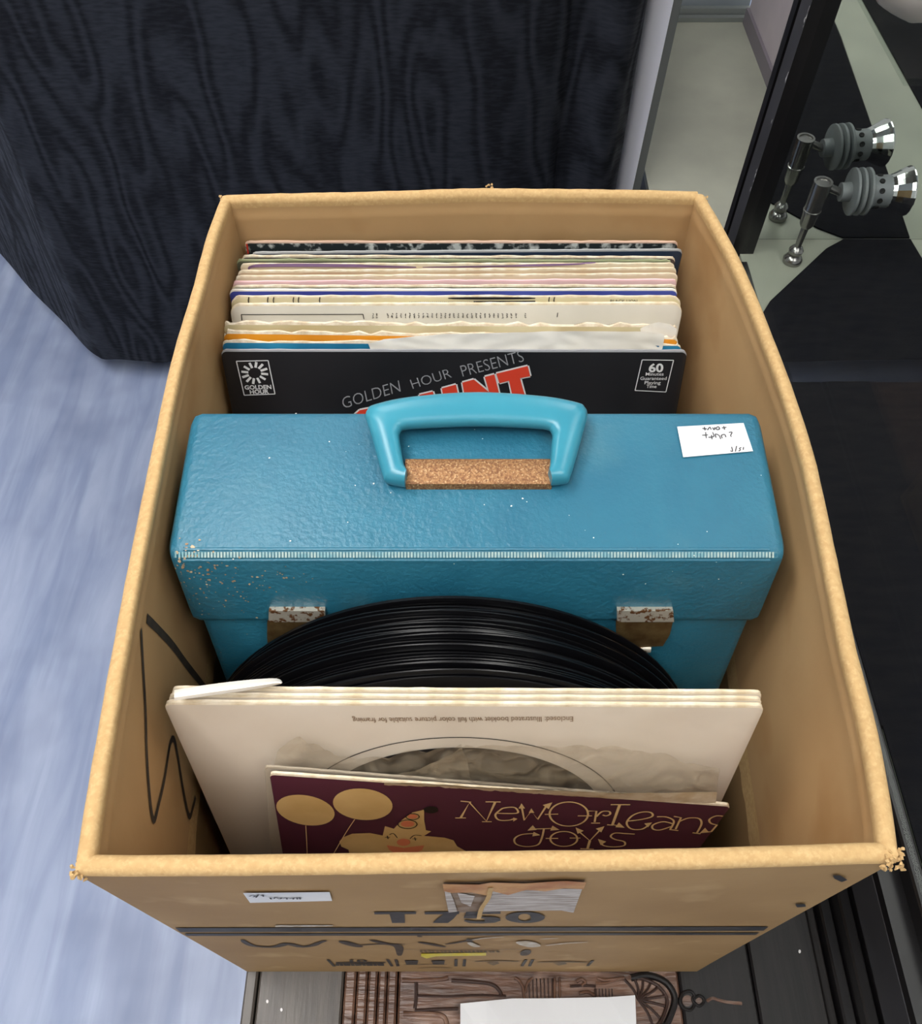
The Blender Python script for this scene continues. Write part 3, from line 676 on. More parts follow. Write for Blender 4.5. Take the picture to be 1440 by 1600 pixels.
text_on('BLACK LION', (953, 472.5), (995, 472.5), (953, 467.5), bbv, 'lettering', M['black_print'], blk)
b = MB()
for i in range(46): ribbon([(640 + i * 3.2, 470.4), (640 + i * 3.2 + (i % 3) * .5, 472.8)], bbv, .0004 + .0002 * (i % 2), '', None, None, mb=b, smooth=False)
b.build('small_print', M['print_grey'], blk, recalc=False)['kind'] = 'stuff'
b = MB()
ribbon([(378, 500), (377, 491), (377.5, 490.8)], tbv, .0006, '', None, None, mb=b, smooth=False); ribbon([(377, 491), (567, 490.5)], tbv, .0006, '', None, None, mb=b, smooth=False); ribbon([(567, 490.5), (568.5, 498)], tbv, .0006, '', None, None, mb=b, smooth=False)
rnd = random.Random(5)
xs_ = [582, 588, 605] + [612 + 6.9 * i for i in range(29)] + [820]
for x in xs_:
    for q in range(3):
        y0 = 489 + q * 2.6 + rnd.uniform(-.5, .5)
        ribbon([(x + rnd.uniform(-1.2, .6), y0), (x + rnd.uniform(.8, 2.2), y0 + 1.2), (x + rnd.uniform(-1, 1), y0 + 2)], tbv, .0005, '', None, None, mb=b, smooth=False)
ribbon([(871, 488), (870, 495)], tbv, .0006, '', None, None, mb=b, smooth=False)
b.build('small_print', M['ink'], txt, recalc=False)['kind'] = 'stuff'
# crumpled white inner paper between the blue and the orange sleeves
def ragged(name, label, cat, top, bot, z0, amp, m, seed, parent=None, thick=.0005, group=None):
    rnd = random.Random(seed); n = 60; rows = [[], [], [], [], []]
    for i in range(n + 1):
        t = i / n; a = lerp_list([(x, y, 0) for x, y in top], t); c = lerp_list([(x, y, 0) for x, y in bot], t)
        for j in range(5):
            p = a.lerp(c, j / 4); q = onz(p.x, p.y, z0 - .004 * j)
            rows[j].append(q + Vector((0, rnd.uniform(-1, 1) * amp * (.4 if j in (0, 4) else 1), rnd.uniform(-1, 1) * amp * .4)))
    b = MB().grid(rows); b.grid([[p + Vector((0, thick, -thick)) for p in r] for r in rows])
    return tag(b.build(name, m, smooth=True, recalc=False), label, cat, group)
def crumple(name, label, cat, top, bot, p0, mn, amp, m, seed, nx=56, ny=7, thick=.0004):
    """ragged sheet standing in a plane, with creases"""
    rnd = random.Random(seed); ph = [rnd.uniform(0, 6.28) for _ in range(8)]; fr = [rnd.uniform(.03, .14) for _ in range(8)]; rows = []
    for j in range(ny + 1):
        row = []
        for i in range(nx + 1):
            t = i / nx; a = lerp_list([(x, y, 0) for x, y in top], t); c = lerp_list([(x, y, 0) for x, y in bot], t); p = a.lerp(c, j / ny)
            d = sum(math.sin(fr[k] * p.x + (k % 3 - 1) * .2 * p.y + ph[k]) for k in range(8)) / 8
            row.append(onplane(p.x, p.y, p0, mn) + mn * (abs(d) * amp))
        rows.append(row)
    b = MB().grid(rows); b.grid([[p + mn * thick for p in r] for r in rows])
    return tag(b.build(name, m, smooth=True, recalc=False), label, cat)
gm = MW[gold]; gn = Vector((gm[0][1], gm[1][1], gm[2][1]))
crumple('inner_sleeve', 'crumpled white paper inner sleeve poking out behind the black sunburst emblem sleeve', 'paper sleeve',
        [(575, 538), (600, 531), (640, 527), (700, 523), (800, 520), (900, 518), (1000, 519), (1030, 521), (1038, 524)],
        [(580, 551), (610, 551), (650, 552), (710, 552), (800, 552), (900, 552), (1000, 552), (1026, 551), (1035, 546)], gm @ Vector((0, .0026, .3095)), gn, .0016, M['white_paper'], 21)
om = MW[orange]; on_ = Vector((om[0][1], om[1][1], om[2][1]))
crumple('inner_sleeve', 'torn white paper corner at the right end of the pale green sleeve', 'paper sleeve',
        [(1000, 514), (1016, 507), (1030, 504), (1045, 507), (1057, 514)], [(1004, 536), (1018, 536), (1034, 536), (1046, 536), (1055, 536)], om @ Vector((0, .0034, .3095)), on_, .0012, M['white_paper'], 22)
# golden hour print
def g1(x, y): return (320 + x / 3.6, 280 + y / 3.6)
def g2(x, y): return (700 + x / 3.4286, 280 + y / 3.4286)
b = MB(); q = [(178, 1022), (356, 1018), (395, 1206), (222, 1213), (178, 1022)]
for i in range(4): ribbon([g1(*q[i]), g1(*q[i + 1])], gbv, .0007, '', None, None, mb=b, smooth=False)
for i in range(12):
    a = i / 12 * 2 * math.pi + .12; ribbon([g1(281 + 36 * math.cos(a), 1088 + 30 * math.sin(a)), g1(281 + 76 * math.cos(a), 1088 + 62 * math.sin(a))], gbv, .0017, '', None, None, mb=b, smooth=False)
text_on('GOLDEN', g1(226, 1180), g1(376, 1177), g1(222, 1157), gbv, '', None, None, mb=b, fat=.03); text_on('HOUR', g1(255, 1205), g1(362, 1202), g1(251, 1183), gbv, '', None, None, mb=b, fat=.03)
b.build('sunburst_emblem', M['print_white'], gold, recalc=False)
b = MB(); q = [(1038, 966), (1206, 968), (1165, 1138), (1000, 1130), (1038, 966)]
for i in range(4): ribbon([g2(*q[i]), g2(*q[i + 1])], gbv, .0006, '', None, None, mb=b, smooth=False)
text_on('60', g2(1072, 1030), g2(1150, 1030), g2(1074, 984), gbv, '', None, None, mb=b, fat=.03)
for s_, x0, x1, y in (('Minutes', 1056, 1152, 1050), ('Guaranteed', 1027, 1168, 1073), ('Playing', 1050, 1136, 1096), ('Time', 1060, 1114, 1116)): text_on(s_, g2(x0, y), g2(x1, y), g2(x0 + 2, y - 17), gbv, '', None, None, mb=b, fat=.008)
b.build('playing_time_box', M['print_white'], gold, recalc=False)
b = MB()
text_on('GOLDEN', (537, 638), (626, 611), (533, 621), gbv, '', None, None, mb=b, fat=-.012); text_on('HOUR', (645, 607), (706, 589), (640, 593), gbv, '', None, None, mb=b, fat=-.012); text_on('PRESENTS', (723, 588), (819, 564), (718, 571), gbv, '', None, None, mb=b, fat=-.012)
b.build('thin_lettering', M['print_grey'], gold, recalc=False)
letters = [[(775, 583), (824, 571), (828, 587), (812, 590), (826, 640), (806, 644), (795, 594), (780, 598)],
           [(722, 597), (740, 592), (764, 612), (757, 588), (772, 584), (786, 640), (770, 642), (742, 618), (748, 650), (732, 652)],
           [(690, 606), (712, 600), (722, 645), (700, 655)], [(655, 616), (676, 611), (690, 655), (668, 660)], [(552, 649), (562, 640), (592, 634), (600, 660), (556, 662)]]
for L_ in letters:
    b = MB(); rl = fill(L_, gbv, 'red_letter', M['print_red'], gold, off=.0008)
    pts = L_ + [L_[0]]
    for i in range(len(L_)): ribbon([pts[i], pts[i + 1]], gbv, .0020, '', None, None, mb=b, smooth=False, off=.0005)
    b.build('white_outline', M['print_white'], gold, recalc=False)['kind'] = 'stuff'

# ================================================================== teal record case
SC = .98 * .335 / .7402
def cp(px, py, t): return EYE + ray(px, py) * t
t0, t1, t2 = .4436, .4873, .4884
TFL, TFR = cp(257, 868, t0), cp(1233, 868, t0)
LFL, LFR = cp(303, 975, t1), cp(1195, 975, t1)
TBL, TBR = cp(290, 640, t2), cp(1182, 645, t2)
cw0, cw1 = TFL.x, TFR.x
slope = (TFL.y - LFL.y) / (TFL.z - LFL.z)
case = thing('record_case', 'teal leatherette record carrying case with handle standing mid box', 'record case', (0.007, .24, ZIN))
def rounded_prism(b, xl, xr, prof, rad, seg=4, xin=.0015):
    """extrude a y-z outline along x with rounded outline corners and soft ends"""
    P = [Vector((0, y, z)) for y, z in prof]; out = []
    for i, p in enumerate(P):
        a = (P[i - 1] - p); c = (P[(i + 1) % len(P)] - p); r = min(rad, a.length * .4, c.length * .4)
        for k in range(seg + 1):
            t = k / seg; q0 = p + a.normalized() * r; q1 = p + c.normalized() * r
            out.append((1 - t) ** 2 * q0 + 2 * t * (1 - t) * p + t * t * q1)
    cen = sum(out, Vector()) / len(out); rows = []
    for x, s in ((xl, rad * 1.0), (xl + rad * .35, rad * .25), (xl + rad, 0), ((xl * 2 + xr) / 3, 0), ((xl + xr * 2) / 3, 0), (xr - rad, 0), (xr - rad * .35, rad * .25), (xr, rad * 1.0)):
        rows.append([Vector((x, 0, 0)) + q + (cen - q).normalized() * s for q in out])
    k0 = len(b.V); b.grid(rows, True); n = len(out)
    b.F.append(tuple(range(k0, k0 + n))); b.mi.append(b.cur); e = k0 + 7 * n; b.F.append(tuple(range(e + n - 1, e - 1, -1))); b.mi.append(b.cur)
    return b
lid_back_z = LFL.z + .006
lid = MB(); rounded_prism(lid, cw0, cw1, [(LFL.y, LFL.z), (TFL.y, TFL.z), (TBL.y, TBL.z), (TBL.y - .012, lid_back_z)], .006)
lid.build('lid', M['case'], case, smooth=True); cbv = lid.bvh()
yb0 = LFL.y + .003; zbt = LFL.z + .02
bodyp = [(yb0 - (LFL.z - ZIN) * .155, ZIN + .0006), (yb0 + .02 * .155, zbt), (TBL.y - .014, zbt), (TBL.y - .05, ZIN + .0006)]
body = MB(); rounded_prism(body, cw0 + .006, cw1 - .006, bodyp, .004); body.build('body', M['case'], case, smooth=True); bbody = body.bvh()
# ribbed strip sunk into the lid edge
b = MB(); patch([(272, 862), (1214, 862), (1214, 871), (272, 871)], cbv, '', None, None, 60, 1, mb=b, off=.0003); s_ = b.build('strip_groove', cm('strip_base', 70, 126, 146, .5), case, recalc=False)
b = MB()
for i in range(186):
    x = 276 + i * 5.03; ribbon([(x, 862.5), (x, 870.5)], cbv, .0010, '', None, None, mb=b, smooth=False, off=.0008)
o = b.build('ribbed_strip', M['rib'], case, recalc=False); o['kind'] = 'stuff'
# raised seams above and below
for y0, nm in ((858, 'lid_seam'), (876, 'lid_seam')):
    b = MB(); H = [hit(262 + (1226 - 262) * i / 40, y0, cbv) for i in range(41)]; b.tube([h[0] - h[1] * .0006 for h in H if h], .0012, 8); b.build(nm, M['case'], case, smooth=True)
# handle
hz0 = onplane(745, 748, TFL, (TFR - TFL).cross(TBL - TFL).normalized()); hy, hz = hz0.y, hz0.z + .004
HA = R(10); hn = Vector((0, -math.sin(HA), math.cos(HA))); hp = Vector((0, hy, hz + .004))
def hpt(x, y): return onplane(x, y, hp, hn)
outer = [(632, 757), (604, 752), (597, 742), (585, 700), (574, 662), (570, 650), (573, 641), (584, 633), (640, 621), (745, 613.5), (850, 620), (903, 630), (914, 637), (918, 648), (912, 672), (903, 705), (892, 742), (886, 752), (862, 754)]
inner = [(636, 738), (632, 730), (630, 722), (627, 705), (625, 692), (624, 684), (626, 677), (634, 671), (680, 668), (745, 666), (812, 668), (852, 671), (860, 677), (862, 685), (861, 692), (860, 705), (859, 722), (858, 730), (856, 738)]
O = catmull([tuple(hpt(*p)) for p in outer], 5); I_ = catmull([tuple(hpt(*p)) for p in inner], 5); rows = []
for a, c in zip(O, I_):
    m_ = (a + c) / 2; hw = (a - c) / 2; row = []
    for k in range(16):
        th = 2 * math.pi * k / 16; cx = abs(math.cos(th)) ** .7 * math.copysign(1, math.cos(th)); sx = abs(math.sin(th)) ** .8 * math.copysign(1, math.sin(th))
        row.append(m_ + hw * cx + hn * (.0058 * sx - .0012 * cx))
    rows.append(row)
b = MB().grid(rows, True); b.F.append(tuple(range(16))); b.mi.append(0); e = (len(rows) - 1) * 16; b.F.append(tuple(range(e + 15, e - 1, -1))); b.mi.append(0)
hd = b.build('handle', M['handle'], case, smooth=True)
# rusty hinge plate wrapped over the handle bar
pl = []
for x in (634, 861):
    row = []
    for yy, lift in ((765, -.0010), (763, .0028), (752, .0048), (738, .0058), (728, .0048), (722.5, .0020), (722, -.0010)):
        p = onplane(x, yy, TFL, (TFR - TFL).cross(TBL - TFL).normalized()); row.append(p + Vector((0, 0, max(lift, -.002) + .0012)))
    pl.append(row)
rows = [[pl[0][j].lerp(pl[1][j], i / 12) for j in range(7)] for i in range(13)]
b = MB().grid(rows, True); b.F.append(tuple(range(7))); b.mi.append(0); b.F.append(tuple(range(12 * 7 + 6, 12 * 7 - 1, -1))); b.mi.append(0)
b.build('hinge_plate', M['rust'], hd, smooth=True)
# latches
def latch(x0, x1, full):
    fn = (LFR - LFL).cross(TFL - LFL).normalized(); fn = fn if fn.y < 0 else -fn
    f = lambda x, y, o: onplane(x, y, LFL + fn * 0, fn) + fn * o
    b = MB(); b.hexa([f(x0, 948, 0), f(x1, 948, 0), f(x1 + 1, 964, 0), f(x0, 964, 0)], [f(x0, 948, .0030), f(x1, 948, .0030), f(x1 + 1, 964, .0036), f(x0, 964, .0036)])
    o = b.build('latch_plate', M['latch'], case)
    b = MB(); dz = 42 if full else 26; sh = 10
    rows = [[f(x0 - 2, 963, .0040), f((x0 + x1) / 2, 963, .0044), f(x1 - 1, 963, .0040)], [f(x0 + 1 - sh * .3, 982, .0045), f((x0 + x1) / 2, 982, .005), f(x1 - sh * .6, 982, .0045)], [f(x0 - 2, 1003, .0030), f((x0 + x1) / 2 - 5, 1004, .0034), f(x1 - 16, 1003, .0030)]]
    b.grid(rows); b.grid([[p - fn * .0015 for p in r] for r in rows]); b.build('latch_lever', M['brass'], o, smooth=True, recalc=False)
    b = MB(); b.tube([f((x0 + x1) / 2 - 10, 1008, .002), f((x0 + x1) / 2 + 8, 1008, .002)], .003, 10); b.build('latch_hook', M['latch'], o, smooth=True)
latch(421, 508, True); latch(963, 1050, True)
# white label with upside-down pen writing
def k4(x, y): return (740 + x / 2.769, 600 + y / 2.769)
l1 = patch([k4(*p) for p in ((878, 188), (1165, 172), (1206, 294), (904, 320))], cbv, 'price_label', M['sticker'], case, 10, 6, off=.0008); l1['label'] = 'white handwritten price label'
b = MB()
for pts in ([(985, 197), (1005, 199)], [(994, 190), (998, 206)], [(1008, 205), (1018, 192), (1024, 203)], [(1030, 193), (1036, 203), (1040, 192)], [(1050, 203), (1044, 197), (1055, 190), (1060, 200), (1050, 203)], [(1070, 195), (1090, 192)], [(1078, 187), (1082, 203)],
            [(985, 227), (1010, 225)], [(1000, 214), (1003, 240)], [(1012, 236), (1035, 232), (1030, 214)], [(1025, 226), (1028, 245)], [(1045, 238), (1042, 222), (1058, 228), (1065, 244)], [(1072, 240), (1068, 228), (1082, 224), (1088, 236)], [(1100, 215), (1114, 214), (1108, 228), (1112, 234)],
            [(1106, 294), (1116, 296), (1112, 277)], [(1128, 298), (1134, 273)], [(1142, 296), (1150, 290), (1146, 284), (1154, 280)], [(1162, 290), (1164, 278)]):
    ribbon([k4(*p) for p in pts], cbv, .0006, '', None, None, mb=b, off=.0013)
b.build('handwriting', M['pen'], l1, recalc=False)['kind'] = 'stuff'
# paint chips: dense at the lower left of the lid, a few elsewhere
rnd = random.Random(11); b = MB()
def chips(n, gx, gy, sx, sy, bv, lo=.0003, hi=.0010):
    for _ in range(n):
        h = hit(rnd.gauss(gx, sx), rnd.gauss(gy, sy), bv)
        if not h: continue
        p, nn = h; u = nn.cross(Vector((1, .3, .2))).normalized(); v = nn.cross(u); r = rnd.uniform(lo, hi); k = rnd.randint(5, 7); a0 = rnd.random()
        b.add([p + nn * .0004 + (u * math.cos(a0 + 6.283 * i / k) + v * math.sin(a0 + 6.283 * i / k)) * r * rnd.uniform(.6, 1.2) for i in range(k)], [tuple(range(k))])
chips(60, 305, 895, 32, 14, cbv); chips(80, 350, 930, 55, 24, cbv, .0002, .0007); chips(18, 290, 862, 22, 10, cbv, .0004, .0013); chips(16, 420, 900, 30, 10, cbv)
chips(14, 430, 1010, 60, 20, bbody, .0002, .0006)
o = b.build('paint_chips', M['fleck'], case, recalc=False); o['kind'] = 'stuff'
b = MB(); chips(34, 700, 760, 260, 90, cbv, .0002, .0006); chips(16, 1100, 900, 100, 40, cbv, .0002, .0005)
o = b.build('white_flecks', M['white_fleck'], case, recalc=False); o['kind'] = 'stuff'

# ================================================================== loose records
RAD = .1515; LEAN = R(11.5)
prof = []
prof += [(-.0006, .0037), (-.0006, .048), (-.0008, .050), (-.0004, .053), (-.0004, .145), (-.0007, .1475), (-.0008, .1493), (-.0004, RAD), (.0004, RAD), (.0008, .1493), (.0007, .1475), (.0004, .145), (.0004, .053), (.0008, .050), (.0006, .048), (.0006, .0037)]
disc = MB(); disc.lathe(prof, (0, 0, 0), (0, 1, 0), 112, closed=True)
proto = disc.build('vinyl_record', M['vinyl'], origin=(0, 0, 0), smooth=True)
pm = proto.data; rnd = random.Random(9)
NREC = 28; y_rear, y_front = .2196, .1742
n_ = 0
for i in range(NREC):
    k = i / (NREC - 1); yt = y_rear + (y_front - y_rear) * k
    lean = LEAN; zax = Vector((0, math.sin(lean), math.cos(lean)))
    dz = rnd.choice([0, 0, 0, .001, .002, .0035, .0045])
    cz = ZIN + .0012 + RAD * math.cos(lean) + dz
    o = proto if i == 0 else proto.copy()
    if i: C.objects.link(o)
    o.location = (-.0065 + rnd.uniform(-.004, .004), yt - math.sin(lean) * RAD + math.tan(lean) * dz, cz)
    o.rotation_euler = (-lean, 0, 0)
    tag(o, 'rearmost bare black vinyl record, leaning against the teal case' if i == 0 else 'frontmost bare black vinyl record, touching the cream sleeves' if i == NREC - 1 else
        'bare black vinyl record inside the row between the teal case and the cream sleeves', 'record', 'bare black records in front of the teal case')

# ================================================================== cream sleeves
zc = ZI + .3070 * math.cos(R(11))
cw, cwbv, cwm, cwW = sleeve('record_sleeve', 'large cream record sleeve with an arc line and tiny upside-down text', 'record sleeve', (255, 1099), (1195, 1104), zc, R(11), .307, .0030, 'cream', 'cream_edge', 'cream record sleeves at the front', .0002, 31, corner_r=.004)
sleeve('record_sleeve', 'plain cream record sleeve, middle one behind the large upside-down text sleeve', 'record sleeve', (261, 1087), (1192, 1093), zc, R(11), .307, .0026, 'cream', 'cream_edge', 'cream record sleeves at the front', .0003, 32, corner_r=.004)
sleeve('record_sleeve', 'plain cream record sleeve touching the bare black records', 'record sleeve', (266, 1077), (1192, 1083), zc, R(11), .307, .0026, 'cream', 'cream_edge', 'cream record sleeves at the front', .0003, 33, corner_r=.004)
text_on('Enclosed: Illustrated booklet with full color picture suitable for framing', (895, 1118), (550, 1120), (895, 1126), cwbv, 'lettering', cm('brown_ink', 132, 104, 76), cw)
inv = cwm.inverted()
def loc2(x, y):
    h = hit(x, y, cwbv)[0]; q = inv @ h; return Vector((q.x, q.z))
a_, b_, c_ = loc2(537, 1186), loc2(712, 1151), loc2(905, 1190)
D = 2 * (a_.x * (b_.y - c_.y) + b_.x * (c_.y - a_.y) + c_.x * (a_.y - b_.y))
ux = (a_.length_squared * (b_.y - c_.y) + b_.length_squared * (c_.y - a_.y) + c_.length_squared * (a_.y - b_.y)) / D
uy = (a_.length_squared * (c_.x - b_.x) + b_.length_squared * (a_.x - c_.x) + c_.length_squared * (b_.x - a_.x)) / D
rc = (a_ - Vector((ux, uy))).length
def circ(r0, r1, name, m, off, seg=120):
    rows = []
    for i in range(seg + 1):
        a = 2 * math.pi * i / seg; rows.append([cwm @ Vector((ux + r * math.cos(a), -off, uy + r * math.sin(a))) for r in (r0, r1)])
    MB().grid(rows).build(name, M[m], cw, recalc=False)
circ(rc - .0004, rc + .0004, 'printed_circle', 'ink', .0005)
rb_ = (loc2(712, 1167) - Vector((ux, uy))).length
circ(.02, rb_, 'printed_black_disc', 'black_print', .0004)
# torn flap of an inner sleeve lying over the left end
b = MB(); top = [(272, 1078), (290, 1075), (330, 1069), (380, 1063), (420, 1060), (436, 1061), (441, 1066)]; bot = [(272, 1094), (288, 1092), (330, 1086), (380, 1079), (420, 1072), (434, 1069), (439, 1068)]
rows = []
for j in range(5): rows.append([onz(a[0] + (c[0] - a[0]) * j / 4, a[1] + (c[1] - a[1]) * j / 4, zc + .004 + .005 * math.sin(math.pi * j / 4 * .8) + .003 * math.sin(i * .9)) for i, (a, c) in enumerate(zip(top, bot))])
rows = [catmull([tuple(p) for p in r], 4) for r in rows]
b.grid(rows); b.grid([[p - Vector((0, 0, .0005)) for p in r] for r in rows])
tag(b.build('inner_sleeve', M['white_paper'], smooth=True, recalc=False), 'torn white paper inner sleeve curling over the left end of the cream sleeves', 'paper sleeve')

# ================================================================== maroon ten-inch sleeve with film sleeve behind it
zm = ZC - .442; zmm = (ZC - .436, ZC - .456); hm = .2485; ML = R(9)
mar, mbv, mmt, mW = sleeve('record_sleeve', 'maroon ten-inch record sleeve with clown drawing and ornate sand lettering', 'record sleeve', (421, 1209), (1142, 1259), zmm, ML, hm, .0022, 'maroon', 'cream_edge', 'ten-inch sleeves at the front', .0002, 41, corner_r=.003)
sleeve('record_sleeve', 'ten-inch record sleeve with grey edges tucked behind the maroon one', 'record sleeve', (413, 1199), (1118, 1254), (ZC - .437, ZC - .468), ML, hm - .016, .0020, cm('grey_board', 176, 166, 150), cm('grey_spine', 168, 156, 138, .7), 'ten-inch sleeves at the front', .0003, 42, corner_r=.003)
def n1(x, y): return (400 + x / 3.6, 1130 + y / 3.6)
def n2(x, y): return (780 + x / 3.6, 1130 + y / 3.6)
b = MB(); fill([n1(*p) for p in ellipse(278, 485, 166, 83, 36, R(10))], mbv, '', None, None, mb=b, off=.0004); fill([n1(*p) for p in ellipse(600, 452, 168, 88, 36, R(5))], mbv, '', None, None, mb=b, off=.0004)
b.build('balloon_print', M['gold'], mar, recalc=False)
b = MB(); ribbon([n1(280, 570), n1(286, 680), n1(290, 790)], mbv, .0005, '', None, None, mb=b); ribbon([n1(555, 536), n1(500, 620), n1(410, 775)], mbv, .0005, '', None, None, mb=b)
b.build('balloon_string_print', M['gold_line'], mar, recalc=False)
b = MB(); fill([n1(*p) for p in ((945, 482), (880, 498), (820, 540), (775, 590), (725, 575), (718, 605), (712, 628), (640, 614), (540, 618), (490, 638), (468, 662), (480, 690), (520, 708), (526, 740), (505, 800), (1340, 800), (1240, 750), (1130, 688), (1110, 655), (1060, 640), (945, 630), (985, 604), (955, 598), (945, 540))], mbv, '', None, None, mb=b, off=.0004)
b.build('clown_print', M['gold'], mar, recalc=False)
b = MB(); fill([n1(*p) for p in ellipse(983, 480, 40, 20, 20)], mbv, '', None, None, mb=b, off=.0007)
for (cx, cy, rx, ry) in ((880, 518, 40, 19), (852, 561, 56, 26)): ring([n1(*p) for p in ellipse(cx, cy, rx, ry, 20)], [n1(*p) for p in ellipse(cx, cy, rx - 5, ry - 3.5, 20)], mbv, b, .0008)
ribbon([n1(750, 622), n1(772, 616), n1(795, 640)], mbv, .0006, '', None, None, mb=b); ribbon([n1(866, 645), n1(890, 626), n1(930, 628)], mbv, .0006, '', None, None, mb=b)
for x, y in ((738, 637), (892, 646)): ribbon([n1(x - 14, y), n1(x + 14, y)], mbv, .0007, '', None, None, mb=b, smooth=False); ribbon([n1(x, y - 9), n1(x + 4, y + 9)], mbv, .0006, '', None, None, mb=b, smooth=False)
b.build('clown_black_lines', M['black_print'], mar, recalc=False)
b = MB()
for e in ((880, 518, 27, 12), (852, 560, 38, 17), (829, 663, 38, 20)): fill([n1(*p) for p in ellipse(*e, 20)], mbv, '', None, None, mb=b, off=.0007)
fill([n1(*p) for p in ((735, 680), (790, 688), (830, 695), (880, 688), (946, 680), (935, 706), (890, 728), (830, 734), (780, 724), (748, 706))], mbv, '', None, None, mb=b, off=.0007)
b.build('clown_coral_print', M['coral'], mar, recalc=False)
W1 = .00115
b = MB()
def S(*pts, w_=W1, sm=True): ribbon(list(pts), mbv, w_, '', None, None, mb=b, smooth=sm, off=.0006)
def A(x, y, r=5, a=0):   # arrow-head serif
    fill([(x + r * math.cos(a), y + r * .7 * math.sin(a)), (x + r * math.cos(a + 2.3), y + r * .7 * math.sin(a + 2.3)), (x + r * math.cos(a - 2.3), y + r * .7 * math.sin(a - 2.3))], mbv, '', None, None, mb=b, off=.0006)
# NewOrLeans
S(n1(1120, 527), n1(1180, 527), sm=False); S(n1(1150, 432), n1(1210, 438), sm=False); S(n1(1150, 527), n1(1200, 440), n1(1295, 545), n1(1345, 436), sm=False, w_=.0015); S(n1(1290, 436), n1(1375, 437), sm=False); S(n1(1270, 548), n1(1325, 548), sm=False)
S(n1(1345, 500), n1(1440, 502), n2(105, 495), n2(85, 468), n2(30, 470), n1(1375, 480), n1(1345, 510), n1(1365, 538), n1(1420, 540), n2(85, 530)); A(*n2(85, 536), 5, 2)
S(n2(125, 465), n2(140, 540), n2(180, 488), n2(215, 535), n2(262, 462), sm=False); A(*n2(125, 462), 7, -1.6); A(*n2(180, 488), 6, -1.6); A(*n2(275, 455), 9, -.8); S(n2(255, 507), n2(330, 505), sm=False); S(n2(440, 515), n2(520, 515), sm=False)
S(*[n2(390 + 108 * math.cos(a), 505 + 68 * math.sin(a)) for a in [2 * math.pi * i / 20 for i in range(21)]])
S(n2(500, 488), n2(545, 488), n2(535, 550), sm=False); S(n2(515, 556), n2(565, 556), sm=False); S(n2(545, 520), n2(575, 492), n2(615, 490), n2(622, 505), n2(600, 515), n2(580, 510))
S(n2(625, 452), n2(735, 452), sm=False); S(n2(675, 455), n2(635, 565), n2(680, 572), sm=False, w_=.0015); A(*n2(678, 572), 8, .5); S(n2(605, 565), n2(640, 568), sm=False)
S(n2(720, 545), n2(800, 535), n2(858, 518), n2(850, 496), n2(800, 494), n2(745, 515), n2(715, 555), n2(740, 588), n2(800, 590), n2(845, 562)); A(*n2(838, 562), 7, -.6)
S(n2(885, 520), n2(940, 522), n2(980, 545), n2(960, 590)); S(n2(975, 560), n2(920, 548), n2(865, 565), n2(862, 588), n2(900, 595), n2(965, 575)); S(n2(955, 592), n2(1005, 598), sm=False)
S(n2(980, 518), n2(1020, 525), n2(990, 590), sm=False); S(n2(1005, 550), n2(1060, 528), n2(1120, 530), n2(1135, 560), n2(1110, 610)); S(n2(1085, 610), n2(1130, 616), sm=False)
S(n2(1275, 520), n2(1220, 515), n2(1180, 535), n2(1190, 558), n2(1240, 572), n2(1230, 595), n2(1180, 605), n2(1135, 604)); A(*n2(1150, 602), 8, 2.6)
# Joys
S(n2(175, 590), n2(320, 585), sm=False); A(*n2(182, 588), 8, 2.6); A(*n2(310, 588), 8, .3); S(n2(250, 590), n2(238, 640), n2(215, 678), n2(150, 688), n2(95, 675), n2(85, 645), n2(120, 622), n2(180, 615), n2(215, 618))
A(*n2(205, 620), 7, .2)
S(*[n2(362 + 76 * math.cos(a), 645 + 42 * math.sin(a)) for a in [2 * math.pi * i / 18 for i in range(19)]]); S(n2(260, 642), n2(330, 642), sm=False); S(n2(395, 640), n2(455, 640), sm=False)
S(n2(440, 598), n2(508, 655), n2(570, 590), sm=False); A(*n2(445, 597), 8, -2.2); A(*n2(570, 588), 8, -.8); S(n2(508, 655), n2(495, 700), sm=False, w_=.0015); S(n2(455, 700), n2(530, 702), sm=False)
S(n2(760, 618), n2(710, 615), n2(650, 612), n2(625, 630), n2(650, 648), n2(700, 660), n2(700, 682), n2(640, 690), n2(585, 682), n2(565, 660)); A(*n2(572, 660), 8, -2.3)
b.build('ornate_lettering', M['gold_line'], mar, recalc=False)
text_on('CHRIS', n2(135, 752), n2(320, 752), n2(138, 726), mbv, 'artist_lettering', M['red_text'], mar, fat=.012); text_on('BARBER', n2(355, 764), n2(590, 764), n2(358, 738), mbv, 'artist_lettering', M['red_text'], mar, fat=.012)
# clear crumpled film sleeves poking up behind the maroon sleeve
mn = Vector((mmt[0][1], mmt[1][1], mmt[2][1]))        # away from the viewer
def film(label, top, bot, back, amp, seed, m='film', nx=70, ny=10):
    rnd = random.Random(seed); p0 = mmt @ Vector((0, back, hm)); rows = []
    ph = [rnd.uniform(0, 6.28) for _ in range(8)]; fr = [rnd.uniform(.02, .09) for _ in range(8)]
    for j in range(ny + 1):
        row = []
        for i in range(nx + 1):
            t = i / nx; a = lerp_list([(x, y, 0) for x, y in top], t); c = lerp_list([(x, y, 0) for x, y in bot], t); p = a.lerp(c, j / ny)
            d = sum(math.sin(fr[k] * p.x + (k % 3 - 1) * .11 * p.y + ph[k]) * (1 if k < 4 else .5) for k in range(8)) / 4
            row.append(onplane(p.x, p.y, p0, mn) + mn * (abs(d) * amp))
        rows.append(row)
    b = MB().grid(rows)
    return tag(b.build('film_sleeve', M[m], smooth=True, recalc=False), label, 'plastic sleeve')
